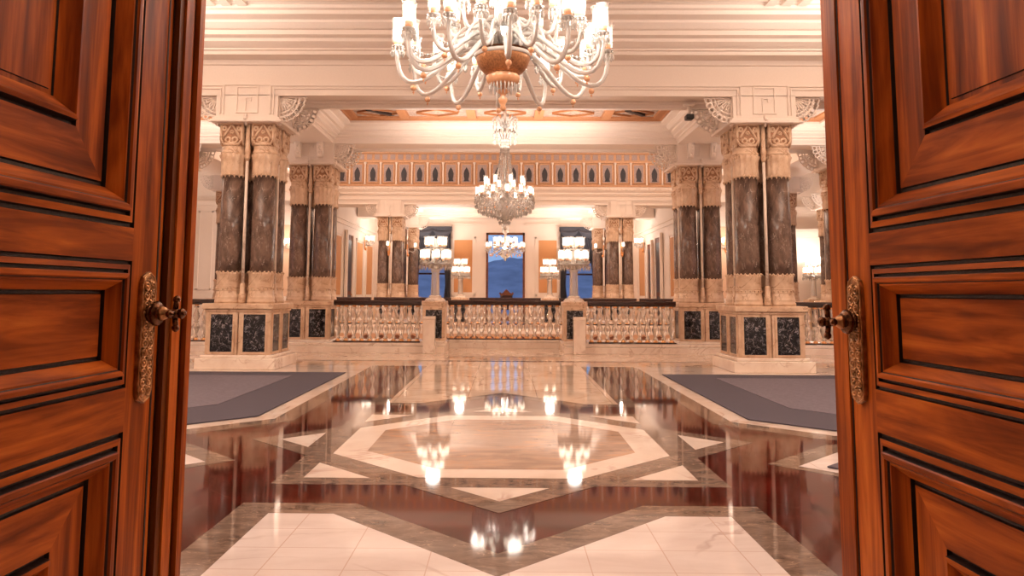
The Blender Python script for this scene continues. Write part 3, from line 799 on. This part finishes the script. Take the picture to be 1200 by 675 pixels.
for k in range(12):
    a = 2 * PI * (k + .5) / 12 + .06
    q = MB().mat('crystal')
    q.tube([Vector((math.cos(a) * v.x, math.sin(a) * v.x, v.z)) for v in bez([(.10, 0, .08), (.20, 0, .40), (.42, 0, .26), (.56, 0, .0), (.48, 0, -.16), (.40, 0, -.04), (.45, 0, .03)], 16)], [.016 - .0005 * i for i in range(17)], 7)
    q.ball((math.cos(a) * .45, math.sin(a) * .45, .03), .022, 8)
    q.build('scroll_arm', ch)
    q = MB().mat('crystal')
    pts = bez([(.84, 0, .02), (.66, 0, -.16), (.46, 0, .02), (.24, 0, .22)], 16)
    q.tube([Vector((math.cos(a) * v.x, math.sin(a) * v.x, v.z)) for v in pts], .005, 5)
    for v in pts: q.gem((math.cos(a) * v.x, math.sin(a) * v.x, v.z), .015, .04)
    q.build('bead_garland', ch)

# second chandelier, in the coffer between the column pairs
c2 = empty('chandelier', (0, 14.2, 3.0), 'crystal chandelier with glass flounces hanging between the near and second columns', 'chandelier')
q = MB().mat('crystal_far'); q.lathe([(.03, -.62), (.05, -.55), (.02, -.5), (.06, -.44), (.16, -.36), (.22, -.22), (.12, -.12), (.06, 0), (.1, .12), (.07, .2), (.05, .3)], 18); q.build('bowl', c2)
q = MB().mat('crystal_far')
for k in range(20):
    a = 2 * PI * k / 20
    for j in range(13):
        t_ = j / 12; rr = .17 - .10 * t_ ** .7
        q.gem((rr * math.cos(a), rr * math.sin(a), .36 + .66 * t_), .013, .06)
q.build('bead_cascade', c2)
q = MB().mat('crystal_far')
for z0, R in ((1.04, .23), (1.32, .24)):
    q.lathe([(.03, z0), (.10, z0 + .05), (.05, z0 + .16)], 16)
    for k in range(12):
        a = 2 * PI * k / 12 + z0
        q.tube([(rr * math.cos(a), rr * math.sin(a), z0 + zz) for rr, zz in ((.05, .02), (.12, .15), (R * .85, .22), (R, .16), (R * .9, .09))], [.014, .02, .024, .02, .01], 6)
        q.gem((R * .95 * math.cos(a), R * .95 * math.sin(a), z0 + .03), .018, .10)
q.build('glass_flounce', c2)
q = MB().mat('crystal_far'); q.lathe([(.025, .3), (.04, .9), (.03, 1.1), (.035, 1.5), (.025, 1.72)], 10); q.build('stem', c2)
q = MB().mat('gold'); q.lathe([(.03, 1.70), (.09, 1.76), (.10, 1.79)], 14); q.build('ceiling_rose', c2)
a2 = make_arm([(.05, 0, -.06), (.2, 0, .12), (.36, 0, -.3), (.56, 0, -.32), (.52, 0, .0)], .012, .03, .044, .17, 'shade_far', 'crystal_far', .016, 7, 6, 4); ring_of(a2, c2, 12, .1)
a3 = make_arm([(.05, 0, .06), (.2, 0, .28), (.3, 0, -.06), (.42, 0, .0), (.37, 0, .2)], .011, .03, .044, .17, 'shade_far', 'crystal_far', None, 7, 6, 6); ring_of(a3, c2, 8, .3)
for rr, z, nn in ((.55, -.02, 44), (.56, -.10, 44), (.55, -.18, 44), (.50, -.26, 40), (.42, -.30, 36), (.33, -.33, 30), (.24, -.35, 24), (.46, -.12, 30), (.38, -.2, 26), (.13, -.40, 14), (.10, -.48, 12), (.52, .06, 36)):
    q = MB().mat('crystal_far')
    for k in range(nn):
        a = 2 * PI * k / nn + rr * 7
        q.gem((rr * math.cos(a), rr * math.sin(a), z), .019, .085)
    q.tube([(rr * math.cos(2 * PI * k / 36), rr * math.sin(2 * PI * k / 36), z) for k in range(36)], .004, 4, closed=True)
    q.build('crystal_fringe', c2)

# third chandelier, in the far window room
c3 = empty('chandelier', (0, 29.2, 2.85), 'small many-armed chandelier hanging before the central far window', 'chandelier')
q = MB().mat('crystal_far'); q.lathe([(.03, -.42), (.06, -.34), (.18, -.25), (.26, -.12), (.12, 0), (.05, .2), (.06, .5), (.04, .6), (.14, .72), (.12, .85), (.16, .95), (.06, 1.05), (.03, 1.2), (.03, 1.88)], 16); q.build('stem', c3)
a4 = make_arm([(.05, 0, -.05), (.25, 0, .2), (.5, 0, -.3), (.75, 0, -.25), (.70, 0, .05)], .016, .05, .075, .22, 'shade_far', 'crystal_far', .03, 6, 6, 7); ring_of(a4, c3, 12, .1)
a5 = make_arm([(.05, 0, .1), (.2, 0, .3), (.34, 0, -.02), (.46, 0, .05), (.42, 0, .25)], .014, .05, .075, .22, 'shade_far', 'crystal_far', None, 6, 6, 8); ring_of(a5, c3, 8, .25)

# candelabra lamps on the pedestals
def drop_mesh(rr, hh):
    q = MB().mat('crystal_far'); q.gem((0, 0, 0), rr, hh); o = q.build('crystal_drop'); m_ = o.data; bpy.data.objects.remove(o); return m_
DROPL, DROPS = drop_mesh(.02, .13), drop_mesh(.022, .08)
def lamp(x, y, z, s, label, glow_key='shade_far'):
    r = empty('candelabrum', (x, y, z), label, 'lamp', 'crystal lamps on the pedestals')
    r.scale = (s, s, s)
    q = MB().mat('pale_marble'); q.lathe([(.21, 0), (.21, .03), (.18, .06), (.12, .085), (.13, .11), (.09, .13)], 8, smooth=False); q.build('base', r)
    q = MB().mat('crystal_far'); q.lathe([(.095, .13), (.088, .16), (.078, .60), (.095, .63), (.10, .66)], 10, smooth=False); q.build('stem', r)
    q = MB().mat('crystal_far'); q.lathe([(.06, .66), (.16, .70), (.30, .74), (.34, .76), (.30, .78), (.05, .79), (.04, 1.05), (.10, 1.08), (.2, 1.1), (.05, 1.12), (.03, 1.3)], 16); q.build('tray', r)
    for k in range(24):
        a = 2 * PI * k / 24
        for rr, aa, zz, m_ in ((.335, a, .71, DROPL), (.32, a + .13, .83, DROPS)):
            o = bpy.data.objects.new('crystal_drop', m_); COL.objects.link(o); o.parent = r; o.location = (rr * math.cos(aa), rr * math.sin(aa), zz)
    a = make_arm([(.05, 0, .78), (.15, 0, .74), (.27, 0, .76), (.27, 0, .84)], .012, .035, .068, .215, glow_key, 'crystal_far', None, 6, 6, 9); ring_of(a, r, 8, .2)
    a = make_arm([(.04, 0, 1.08), (.1, 0, 1.06), (.18, 0, 1.08), (.18, 0, 1.12)], .01, .03, .062, .20, glow_key, 'crystal_far', None, 0, 6, 10); ring_of(a, r, 6, .1)
lamp(-1.43, 15.7, 1.02, 1.0, 'tiered crystal lamp on the left black-panelled pedestal')
lamp(1.43, 15.7, 1.02, 1.0, 'tiered crystal lamp on the right black-panelled pedestal')
lamp(-1.47, 25.05, 1.03, .96, 'smaller crystal lamp across the stairwell left of the central window')
lamp(1.47, 25.05, 1.03, .96, 'smaller crystal lamp across the stairwell right of the central window')
post(10.27, 25.4, 'lamp pedestal by the bright white wall beyond the right columns', .27, .25, 1.03, .0)
lamp(10.27, 25.4, 1.03, 1.0, 'crystal lamp glowing before the bright white wall beyond the right columns')

def sconce(x, y, z, rz, label, n=5, s=1.0):
    r = empty('wall_sconce', (x, y, z), label, 'sconce', 'crystal wall sconces', rz); r.scale = (s, s, s)
    q = MB().mat('gold'); q.box(-.05, .05, -.03, 0, -.18, .2, .01); q.lathe([(.02, -.26), (.05, -.2), (.02, -.15)], 8, (0, -.04, 0)); q.build('backplate', r)
    for k in range(n):
        t_ = (k - (n - 1) / 2) * (.62 if n > 2 else .8)
        a = make_arm([(0, 0, 0), (.12, 0, -.12), (.28, 0, -.12), (.27, 0, .05)], .012, .03, .06, .19, 'shade_far', 'crystal_far', None, 6, 6, 11 + k)
        a.parent = r; a.rotation_euler = (0, 0, -PI / 2 + t_); a.location = (0, -.03, 0)
sconce(-7.35, 25.98, 2.75, 0, 'lit crystal sconce on the peach wall between the left near and second columns')
sconce(7.55, 25.98, 2.85, 0, 'lit crystal sconce on the peach wall between the right near and second columns')
sconce(-6.2, 33.2, 3.35, PI / 2, 'lit crystal sconce on the left side wall of the window room', 5, 1.25)
sconce(6.2, 33.9, 3.35, -PI / 2, 'lit crystal sconce on the right side wall of the window room', 5, 1.25)
for sx, w_ in ((-1, 'left'), (1, 'right')):
    sconce(sx * 4.15, 26.93, 2.75, 0, 'slim sconce on the front of the far %s columns' % w_, 1, 1.0)
    sconce(sx * 3.58, 27.5, 2.75, PI / 2 if sx < 0 else -PI / 2, 'slim sconce on the inner side of the far %s columns' % w_, 1, 1.0)

# ------------------------------------------------------------------ windows, drapes, far doors
for i, (a, e, t_) in enumerate(wins):
    wf = MB().mat('door_brown' if i == 1 else 'mahogany')
    z0 = .9 if i == 1 else .5
    wd = .10 if i == 1 else .06
    wf.box(a, a + wd, WY - .05, WY + .1, 0, t_); wf.box(e - wd, e, WY - .05, WY + .1, 0, t_); wf.box(a, e, WY - .05, WY + .1, t_ - wd, t_); wf.box(a, e, WY - .05, WY + .1, 0, .12)
    if i != 1: wf.box(a, e, WY + .02, WY + .06, 2.05, 2.13)
    o = struct(wf, 'window_%d' % (i + 1), ('left far window with dark drapes', 'central far window in a brown wooden frame with a hill view', 'right far window with dark drapes')[i], 'window')
    g = MB().mat('glass'); g.box(a + wd, e - wd, WY + .03, WY + .036, .1, t_ - wd); g.build('pane', o)
def drape(xc, side, label):
    r = empty('curtain', (xc, WY - .2, 0), label, 'curtain', 'dark window drapes')
    for s_ in (-1, 1):
        q = MB().mat('drape'); rows = []
        for j in range(15):
            z = 4.1 - 4.0 * j / 14
            wd = .55 - .36 * math.sin(min(1, j / 9) * PI / 2) + (.12 * (j - 9) / 5 if j > 9 else 0)
            if s_ == side: wd *= 1.25
            row = []
            for i in range(33):
                u_ = i / 32
                row.append(q.v(s_ * (.86 - wd * u_), .05 * math.sin(u_ * 8 * PI) - .04, z))
            rows.append(row)
        for ra, rb in zip(rows, rows[1:]):
            for i in range(32): q.face([ra[i], ra[i + 1], rb[i + 1], rb[i]], True)
        o = q.build('side_drape', r)
        md = o.modifiers.new('thick', 'SOLIDIFY'); md.thickness = .012
    q = MB().mat('drape')
    q.box(-.9, .9, -.14, .05, 4.12, 4.32)
    for c_ in (-.45, .45):
        rows = []
        for j in range(7):
            dz = .12 + .34 * j / 6
            rows.append([q.v(c_ + .46 * math.cos(PI * i / 14), -.16 - .05 * math.sin(PI * j / 3), 4.22 - dz * math.sin(PI * i / 14)) for i in range(15)])
        for ra, rb in zip(rows, rows[1:]):
            for i in range(14): q.face([ra[i], ra[i + 1], rb[i + 1], rb[i]], True)
    q.build('swag', r)
    q = MB().mat('drape')
    for k in range(6): q.box(-.76, .76, .10 - .01 * (k % 2), .13, 2.62 + .28 * k, 2.62 + .28 * (k + 1))
    q.build('blind', r)
drape(-3.45, 1, 'dark slate drapes with swags at the left far window')
drape(3.45, -1, 'dark slate drapes with swags at the right far window')

def far_door(x, y, rz, wd, hgt, name, label):
    r = empty(name, (x, y, 0), label, 'door', None, rz); r['kind'] = 'structure'
    q = MB().mat('plaster'); q.box(-wd / 2 - .16, -wd / 2, -.08, .02, 0, hgt + .16); q.box(wd / 2, wd / 2 + .16, -.08, .02, 0, hgt + .16); q.box(-wd / 2, wd / 2, -.08, .02, hgt, hgt + .16); q.build('door_frame', r)
    q = MB().mat('door_brown'); q.box(-wd / 2, wd / 2, -.03, .0, 0, hgt)
    q.mat('wood_glaze'); q.box(-wd / 2 + .12, wd / 2 - .12, -.045, -.02, 1.25, hgt - .2); q.box(-wd / 2 + .12, wd / 2 - .12, -.045, -.02, .2, 1.1); q.build('door_leaf', r)
    q = MB().mat('brass'); q.ball((wd / 2 - .1, -.06, 1.1), .035, 8); q.build('knob', r)
far_door(-6.2, 29.9, PI / 2, .95, 3.45, 'door_3', 'dark wooden door in the left wall of the window room')
far_door(6.2, 30.6, -PI / 2, .95, 3.45, 'door_4', 'dark wooden door in the right wall of the window room')
far_door(6.2, 32.4, -PI / 2, .7, 3.3, 'door_5', 'narrow dark door nearer the windows in the right wall')
far_door(-11.2, 25.98, 0, .9, 3.3, 'door_6', 'brown wooden door beside the left pilaster across the stairwell')

ch_ = empty('carved_chair', (.05, 34.2, 0), 'dark red carved chair standing before the central far window', 'chair')
for x in (-.25, .25):
    for y in (-.24, .24):
        q = MB().mat('door_brown'); q.lathe([(.02, 0), (.03, .1), (.025, .3), (.035, .45)], 8, (x, y, 0)); q.build('leg', ch_)
q = MB().mat('mahogany'); q.box(-.3, .3, -.29, .29, .45, .55, .03); q.build('seat', ch_)
q = MB().mat('mahogany'); q.box(-.27, .27, -.29, -.22, .55, 1.12, .02); q.build('backrest', ch_)
q = MB().mat('door_brown'); q.prism_y([(-.3, 1.1), (.3, 1.1), (.28, 1.17), (.16, 1.2), (.08, 1.30), (0, 1.36), (-.08, 1.30), (-.16, 1.2), (-.28, 1.17)], -.30, -.22); q.ball((.28, -.26, 1.18), .045, 8); q.ball((-.28, -.26, 1.18), .045, 8); q.build('crest', ch_)

# security camera under the near beam
r = empty('security_camera', (3.12, 12.6, 4.36), 'small black-tipped security camera under the near beam on the right', 'camera')
q = MB().mat('plaster'); q.box(-.09, .09, -.05, .05, .0, .05, .01); q.tube([(0, 0, .02), (0, 0, -.16)], .03, 8); q.build('mount', r)
q = MB().mat('black'); q.box(-.07, .06, -.10, .06, -.24, -.15, .015); q.tube([(.0, -.09, -.195), (.0, -.13, -.2)], .025, 8); q.build('camera_body', r)

# view outside
q = MB().mat('sea'); q.box(-900, 900, 60, 2400, -30.4, -30); tag(q.build('sea'), 'blue evening sea beyond the far windows', 'sea', kind='structure')
q = MB().mat('hill')
rows = []
for j in range(9):
    row = []
    for i in range(121):
        u_ = -900 + 15 * i
        hh = (112 + 7 * math.sin(u_ * .006 + 2) + 5 * math.sin(u_ * .021) + 3 * math.sin(u_ * .06 + 1) + 2.5 * math.sin(u_ * .19)) * math.sin(PI / 2 * j / 8)
        row.append(q.v(u_, 1500 + 60 * j, -30 + hh))
    rows.append(row)
for ra, rb in zip(rows, rows[1:]):
    for i in range(120): q.face([ra[i], ra[i + 1], rb[i + 1], rb[i]], True)
tag(q.build('hills'), 'blue wooded hills across the water behind the central window', 'hills', kind='structure')

# ------------------------------------------------------------------ the open double doors
S = 1.35
def big_panel(mb, u0, u1, z0, z1, prof, field):
    """recessed moulded panel in leaf space: x = height above the face, y = along the leaf, z up"""
    prev = None
    for i, hgt, dk in prof:
        cur = [mb.v(hgt, u0 + i, z0 + i), mb.v(hgt, u1 - i, z0 + i), mb.v(hgt, u1 - i, z1 - i), mb.v(hgt, u0 + i, z1 - i)]
        if prev:
            for k in range(4):
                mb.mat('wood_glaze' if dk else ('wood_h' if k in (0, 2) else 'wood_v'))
                mb.face([prev[k], prev[(k + 1) % 4], cur[(k + 1) % 4], cur[k]])
        prev = cur
    if field: mb.mat(field); mb.face(prev)
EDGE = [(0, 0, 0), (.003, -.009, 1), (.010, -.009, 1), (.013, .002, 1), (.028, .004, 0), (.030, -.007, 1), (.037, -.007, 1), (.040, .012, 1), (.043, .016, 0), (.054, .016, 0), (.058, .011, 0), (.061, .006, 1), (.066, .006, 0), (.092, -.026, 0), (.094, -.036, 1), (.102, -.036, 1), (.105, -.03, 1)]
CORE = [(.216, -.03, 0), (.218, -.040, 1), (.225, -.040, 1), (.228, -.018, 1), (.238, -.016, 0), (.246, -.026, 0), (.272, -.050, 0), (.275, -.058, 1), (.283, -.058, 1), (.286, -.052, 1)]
def door_leaf(sx, name, label):
    W, H, T_ = 1.28, 3.0, .055
    ex = .033 + S * (-.6918 - .0) if sx < 0 else .033 + S * .6945
    ey = S * 1.62
    r = empty(name, (ex, ey, 0), label, 'door'); r['kind'] = 'structure'
    d = Vector((.04705, .99889)) if sx < 0 else Vector((-.0426, .99909))
    # local frame: +x = face normal towards the passage, +y = from free edge to hinge (towards the viewer)
    n = Vector((d.y, -d.x)) if sx < 0 else Vector((-d.y, d.x))
    o = .072 if sx < 0 else 0
    mtx = Matrix(((n.x, -d.x, 0, 0), (n.y, -d.y, 0, 0), (0, 0, 1, 0), (0, 0, 0, 1)))
    u0, u1 = .207 + o, W - .14
    Z = [(.14, .853), (.960, 1.276), (1.359, 2.80)]
    def add(mb, nm, par=None):
        mb.xf(mtx); return mb.build(nm, par or r)
    b = MB().mat('wood_v'); b.box(-T_, -.06 if False else -.062, .0, W, .03, H); add(b, 'backing')
    s = MB().mat('wood_v'); s.box(-.062, 0, o * .6, u0, .03, H); add(s, 'stile')
    s = MB().mat('wood_v'); s.box(-.062, 0, u1, W, .03, H); add(s, 'stile')
    for a, e in ((.03, Z[0][0]), (Z[0][1], Z[1][0]), (Z[1][1], Z[2][0]), (Z[2][1], H)):
        s = MB().mat('wood_h'); s.box(-.062, 0, u0, u1, a, e); add(s, 'rail')
    for k, (a, e) in enumerate(Z):
        p = MB()
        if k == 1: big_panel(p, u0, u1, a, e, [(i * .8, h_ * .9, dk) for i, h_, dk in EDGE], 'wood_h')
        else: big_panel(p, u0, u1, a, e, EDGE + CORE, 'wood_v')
        add(p, 'moulded_panel')
    # groove and edge strip
    if sx > 0:
        g = MB().mat('wood_glaze'); g.box(-.002, .0015, .084, .090, .03, H); add(g, 'edge_groove')
        g = MB().mat('wood_v'); g.box(.0, .006, .0, .082, .03, H, .002); add(g, 'edge_strip')
    else:
        g = MB().mat('wood_glaze'); g.box(-.002, .0015, .150, .157, .03, H); g.box(-.002, .002, .128, .133, .03, H); add(g, 'edge_groove')
        g = MB().mat('wood_dark'); g.box(-.062, .016, .03, .125, .03, H, .004); g.mat('wood_v')
        g.box(-.06, .03, .0, .03, .03, H, .008); g.box(.0, .022, .052, .098, .03, H, .004); add(g, 'edge_strip')
    # handle plate and handle
    pu, z0, z1 = (.135 + o), .912, 1.250
    hp = MB().mat('brass')
    out = [(-.034, z0 + .03), (-.026, z0 + .012), (0, z0), (.026, z0 + .012), (.034, z0 + .03), (.036, 1.08), (.034, z1 - .03), (.026, z1 - .012), (0, z1), (-.026, z1 - .012), (-.034, z1 - .03), (-.036, 1.08)]
    a_ = [hp.v(0, pu + u, z) for u, z in out]; b_ = [hp.v(.007, pu + u, z) for u, z in out]; c_ = [hp.v(.011, pu + u * .8, 1.08 + (z - 1.08) * .96) for u, z in out]
    m_ = len(out)
    for A, B in ((a_, b_), (b_, c_)):
        for i in range(m_): hp.face([A[i], A[(i + 1) % m_], B[(i + 1) % m_], B[i]])
    hp.face(c_)
    rnd = random.Random(3)
    zz = z0 + .03
    while zz < z1 - .02:                     # scrollwork
        for su in (-1, 1):
            cu = pu + su * .014
            hp.tube([(.012, cu + su * .011 * math.cos(q), zz + .011 * math.sin(q)) for q in [2 * PI * j / 8 for j in range(8)]], .0035, 5, closed=True)
            hp.ball((.012, cu, zz), .005, 6)
        hp.ball((.013, pu, zz + .012), .0055, 6)
        zz += .0245
    hp.tube([(.010, pu + u * .93, 1.08 + (z - 1.08) * .985) for u, z in out], .003, 5, closed=True)
    add(hp, 'handle_plate')
    hn = empty('door_handle'); hn.parent = r
    hz = 1.142 if sx < 0 else 1.128
    rot = Matrix.Translation((.004, pu, hz)) @ Matrix.Rotation(PI / 2, 4, 'Y') @ Matrix.Diagonal((.68, .68, .60, 1))
    h_ = MB().mat('brass_dark')
    h_.lathe([(.028, .008), (.034, .014), (.034, .030), (.028, .034), (.024, .036)], 20)
    h_.lathe([(.040, .036), (.046, .042), (.046, .052), (.042, .060), (.030, .070)], 40, mod=lambda a, z: 1 + .04 * math.cos(20 * a))
    h_.xf(rot); h_.xf(mtx); h_.build('rosette_drum', hn)
    h_ = MB().mat('brass'); h_.lathe([(.030, .068), (.026, .080), (.017, .098), (.014, .112), (.018, .118), (.014, .122)], 20); h_.xf(rot); h_.xf(mtx); h_.build('spindle', hn)
    h_ = MB().mat('brass_dark')
    h_.lathe([(.014, .120), (.022, .126), (.024, .136), (.018, .146), (.016, .152), (.021, .158), (.018, .168), (.006, .176)], 16)
    for q in range(4):
        a = q * PI / 2
        h_.tube([(.016 * math.cos(a), .016 * math.sin(a), .132), (.050 * math.cos(a), .050 * math.sin(a), .136)], .012, 8)
        h_.ball((.054 * math.cos(a), .054 * math.sin(a), .136), .016, 8)
    h_.xf(rot); h_.xf(mtx); h_.build('cross_finial', hn)
    return r
door_leaf(-1, 'door_1', 'left leaf of the open oak double doors with an edge strip and ornate handle')
door_leaf(1, 'door_2', 'right leaf of the open oak double doors with a handle overlapping its edge')
SC.view_layers[0].update() if False else None

# ------------------------------------------------------------------ light
def point(x, y, z, w_, r=.12, col=(1, .72, .48), name='lamp_and_fill'):  # used for the visible lamps and for a few added fill lights
    l = bpy.data.lights.new(name, 'POINT'); l.energy = w_; l.shadow_soft_size = r; l.color = col
    o = bpy.data.objects.new(name, l); COL.objects.link(o); o.location = (x, y, z); return o
def area(x, y, z, sx_, sy_, w_, col=(1, .74, .52), up_=True):  # added unseen panels throwing fill light upward; no coves hold them
    l = bpy.data.lights.new('added_fill', 'AREA'); l.shape = 'RECTANGLE'; l.size = sx_; l.size_y = sy_; l.energy = w_; l.color = col
    o = bpy.data.objects.new('added_fill', l); COL.objects.link(o); o.location = (x, y, z)
    if up_: o.rotation_euler = (PI, 0, 0)
    return o
WC = (1, .875, .775)
for k in range(6):
    a = k * PI / 3 + .3
    point(.86 * math.cos(a), FC + .86 * math.sin(a), 3.50, 36, .15, WC)
for k in range(4):
    a = k * PI / 2 + .4; point(.5 * math.cos(a), 14.2 + .5 * math.sin(a), 3.2, 6, .12, WC)
for sx in (-1, 1):
    point(sx * 1.43, 15.7, 2.5, 9, .15, WC); point(sx * 1.47, 25.05, 2.5, 12, .15, WC)
    area(sx * 5.4, 6.5, 4.7, 3.5, 7.5, 620, WC)                  # added fill washing the hall ceiling, no lamps there
    area(sx * 6.2, 14.35, 3.9, 1.6, 1.6, 50, WC)
    area(sx * 4.5, 21, 5.0, 4.5, 5.0, 600, WC)
    point(sx * 7.4, 25.3, 2.95, 40, .08, WC)
    point(sx * 4.9, 32.6, 3.5, 60, .15, WC)
    area(sx * 3.6, 34, 3.0, 2, 2, 170, WC); area(sx * 2.5, 29.8, 3.2, 2, 2, 120, WC)
area(0, 14.35, 3.95, 4, 1.8, 120, WC)
for sx in (-1, 1): area(sx * 9.8, 21.5, 3.6, 2.5, 5.0, 90, WC); area(sx * 9.8, 14.3, 3.6, 2.5, 1.6, 60, WC)
point(-8.8, 23.6, 2.6, 60, .15, WC)  # added fill for the dim left flank, no lamp stands here
point(10.2, 25.2, 2.35, 150, .12, WC)
point(0, 29.2, 2.95, 110, .1, WC)
area(0, 21, -2.6, 8, 5, 22, WC)
point(0, FC, 3.45, 45, .05, WC)  # added inside the bowl to brighten the chandelier arms from below
point(0, -1.4, 3.2, 16, .25, (1, .75, .52)); point(0, 3.0, 4.7, 105, .12, WC)  # the foyer one behind the viewpoint is an added unseen fill for the doors

wd_ = bpy.data.worlds.new('dusk'); SC.world = wd_; wd_.use_nodes = True
nt = wd_.node_tree; bg = nt.nodes['Background']
tc = nt.nodes.new('ShaderNodeTexCoord'); sp = nt.nodes.new('ShaderNodeSeparateXYZ')
nt.links.new(tc.outputs['Generated'], sp.inputs[0])
rp = ramp(nt, [(.0, srgb(140, 168, 215)), (.08, srgb(152, 188, 240)), (.3, srgb(140, 180, 240)), (1, srgb(110, 140, 205))])
nt.links.new(sp.outputs['Z'], rp.inputs['Fac']); nt.links.new(rp.outputs['Color'], bg.inputs['Color'])
bg.inputs['Strength'].default_value = 1.2

SC.view_settings.view_transform = 'Standard'; SC.view_settings.look = 'None'; SC.view_settings.gamma = 1; SC.view_settings.use_curve_mapping = False
SC.view_settings.exposure = -.30
cy_ = SC.cycles
cy_.use_denoising = True
cy_.max_bounces = 10; cy_.diffuse_bounces = 5; cy_.glossy_bounces = 5; cy_.transmission_bounces = 8; cy_.transparent_max_bounces = 8
cy_.sample_clamp_indirect = 6; cy_.caustics_reflective = False; cy_.caustics_refractive = False
cy_.blur_glossy = .5
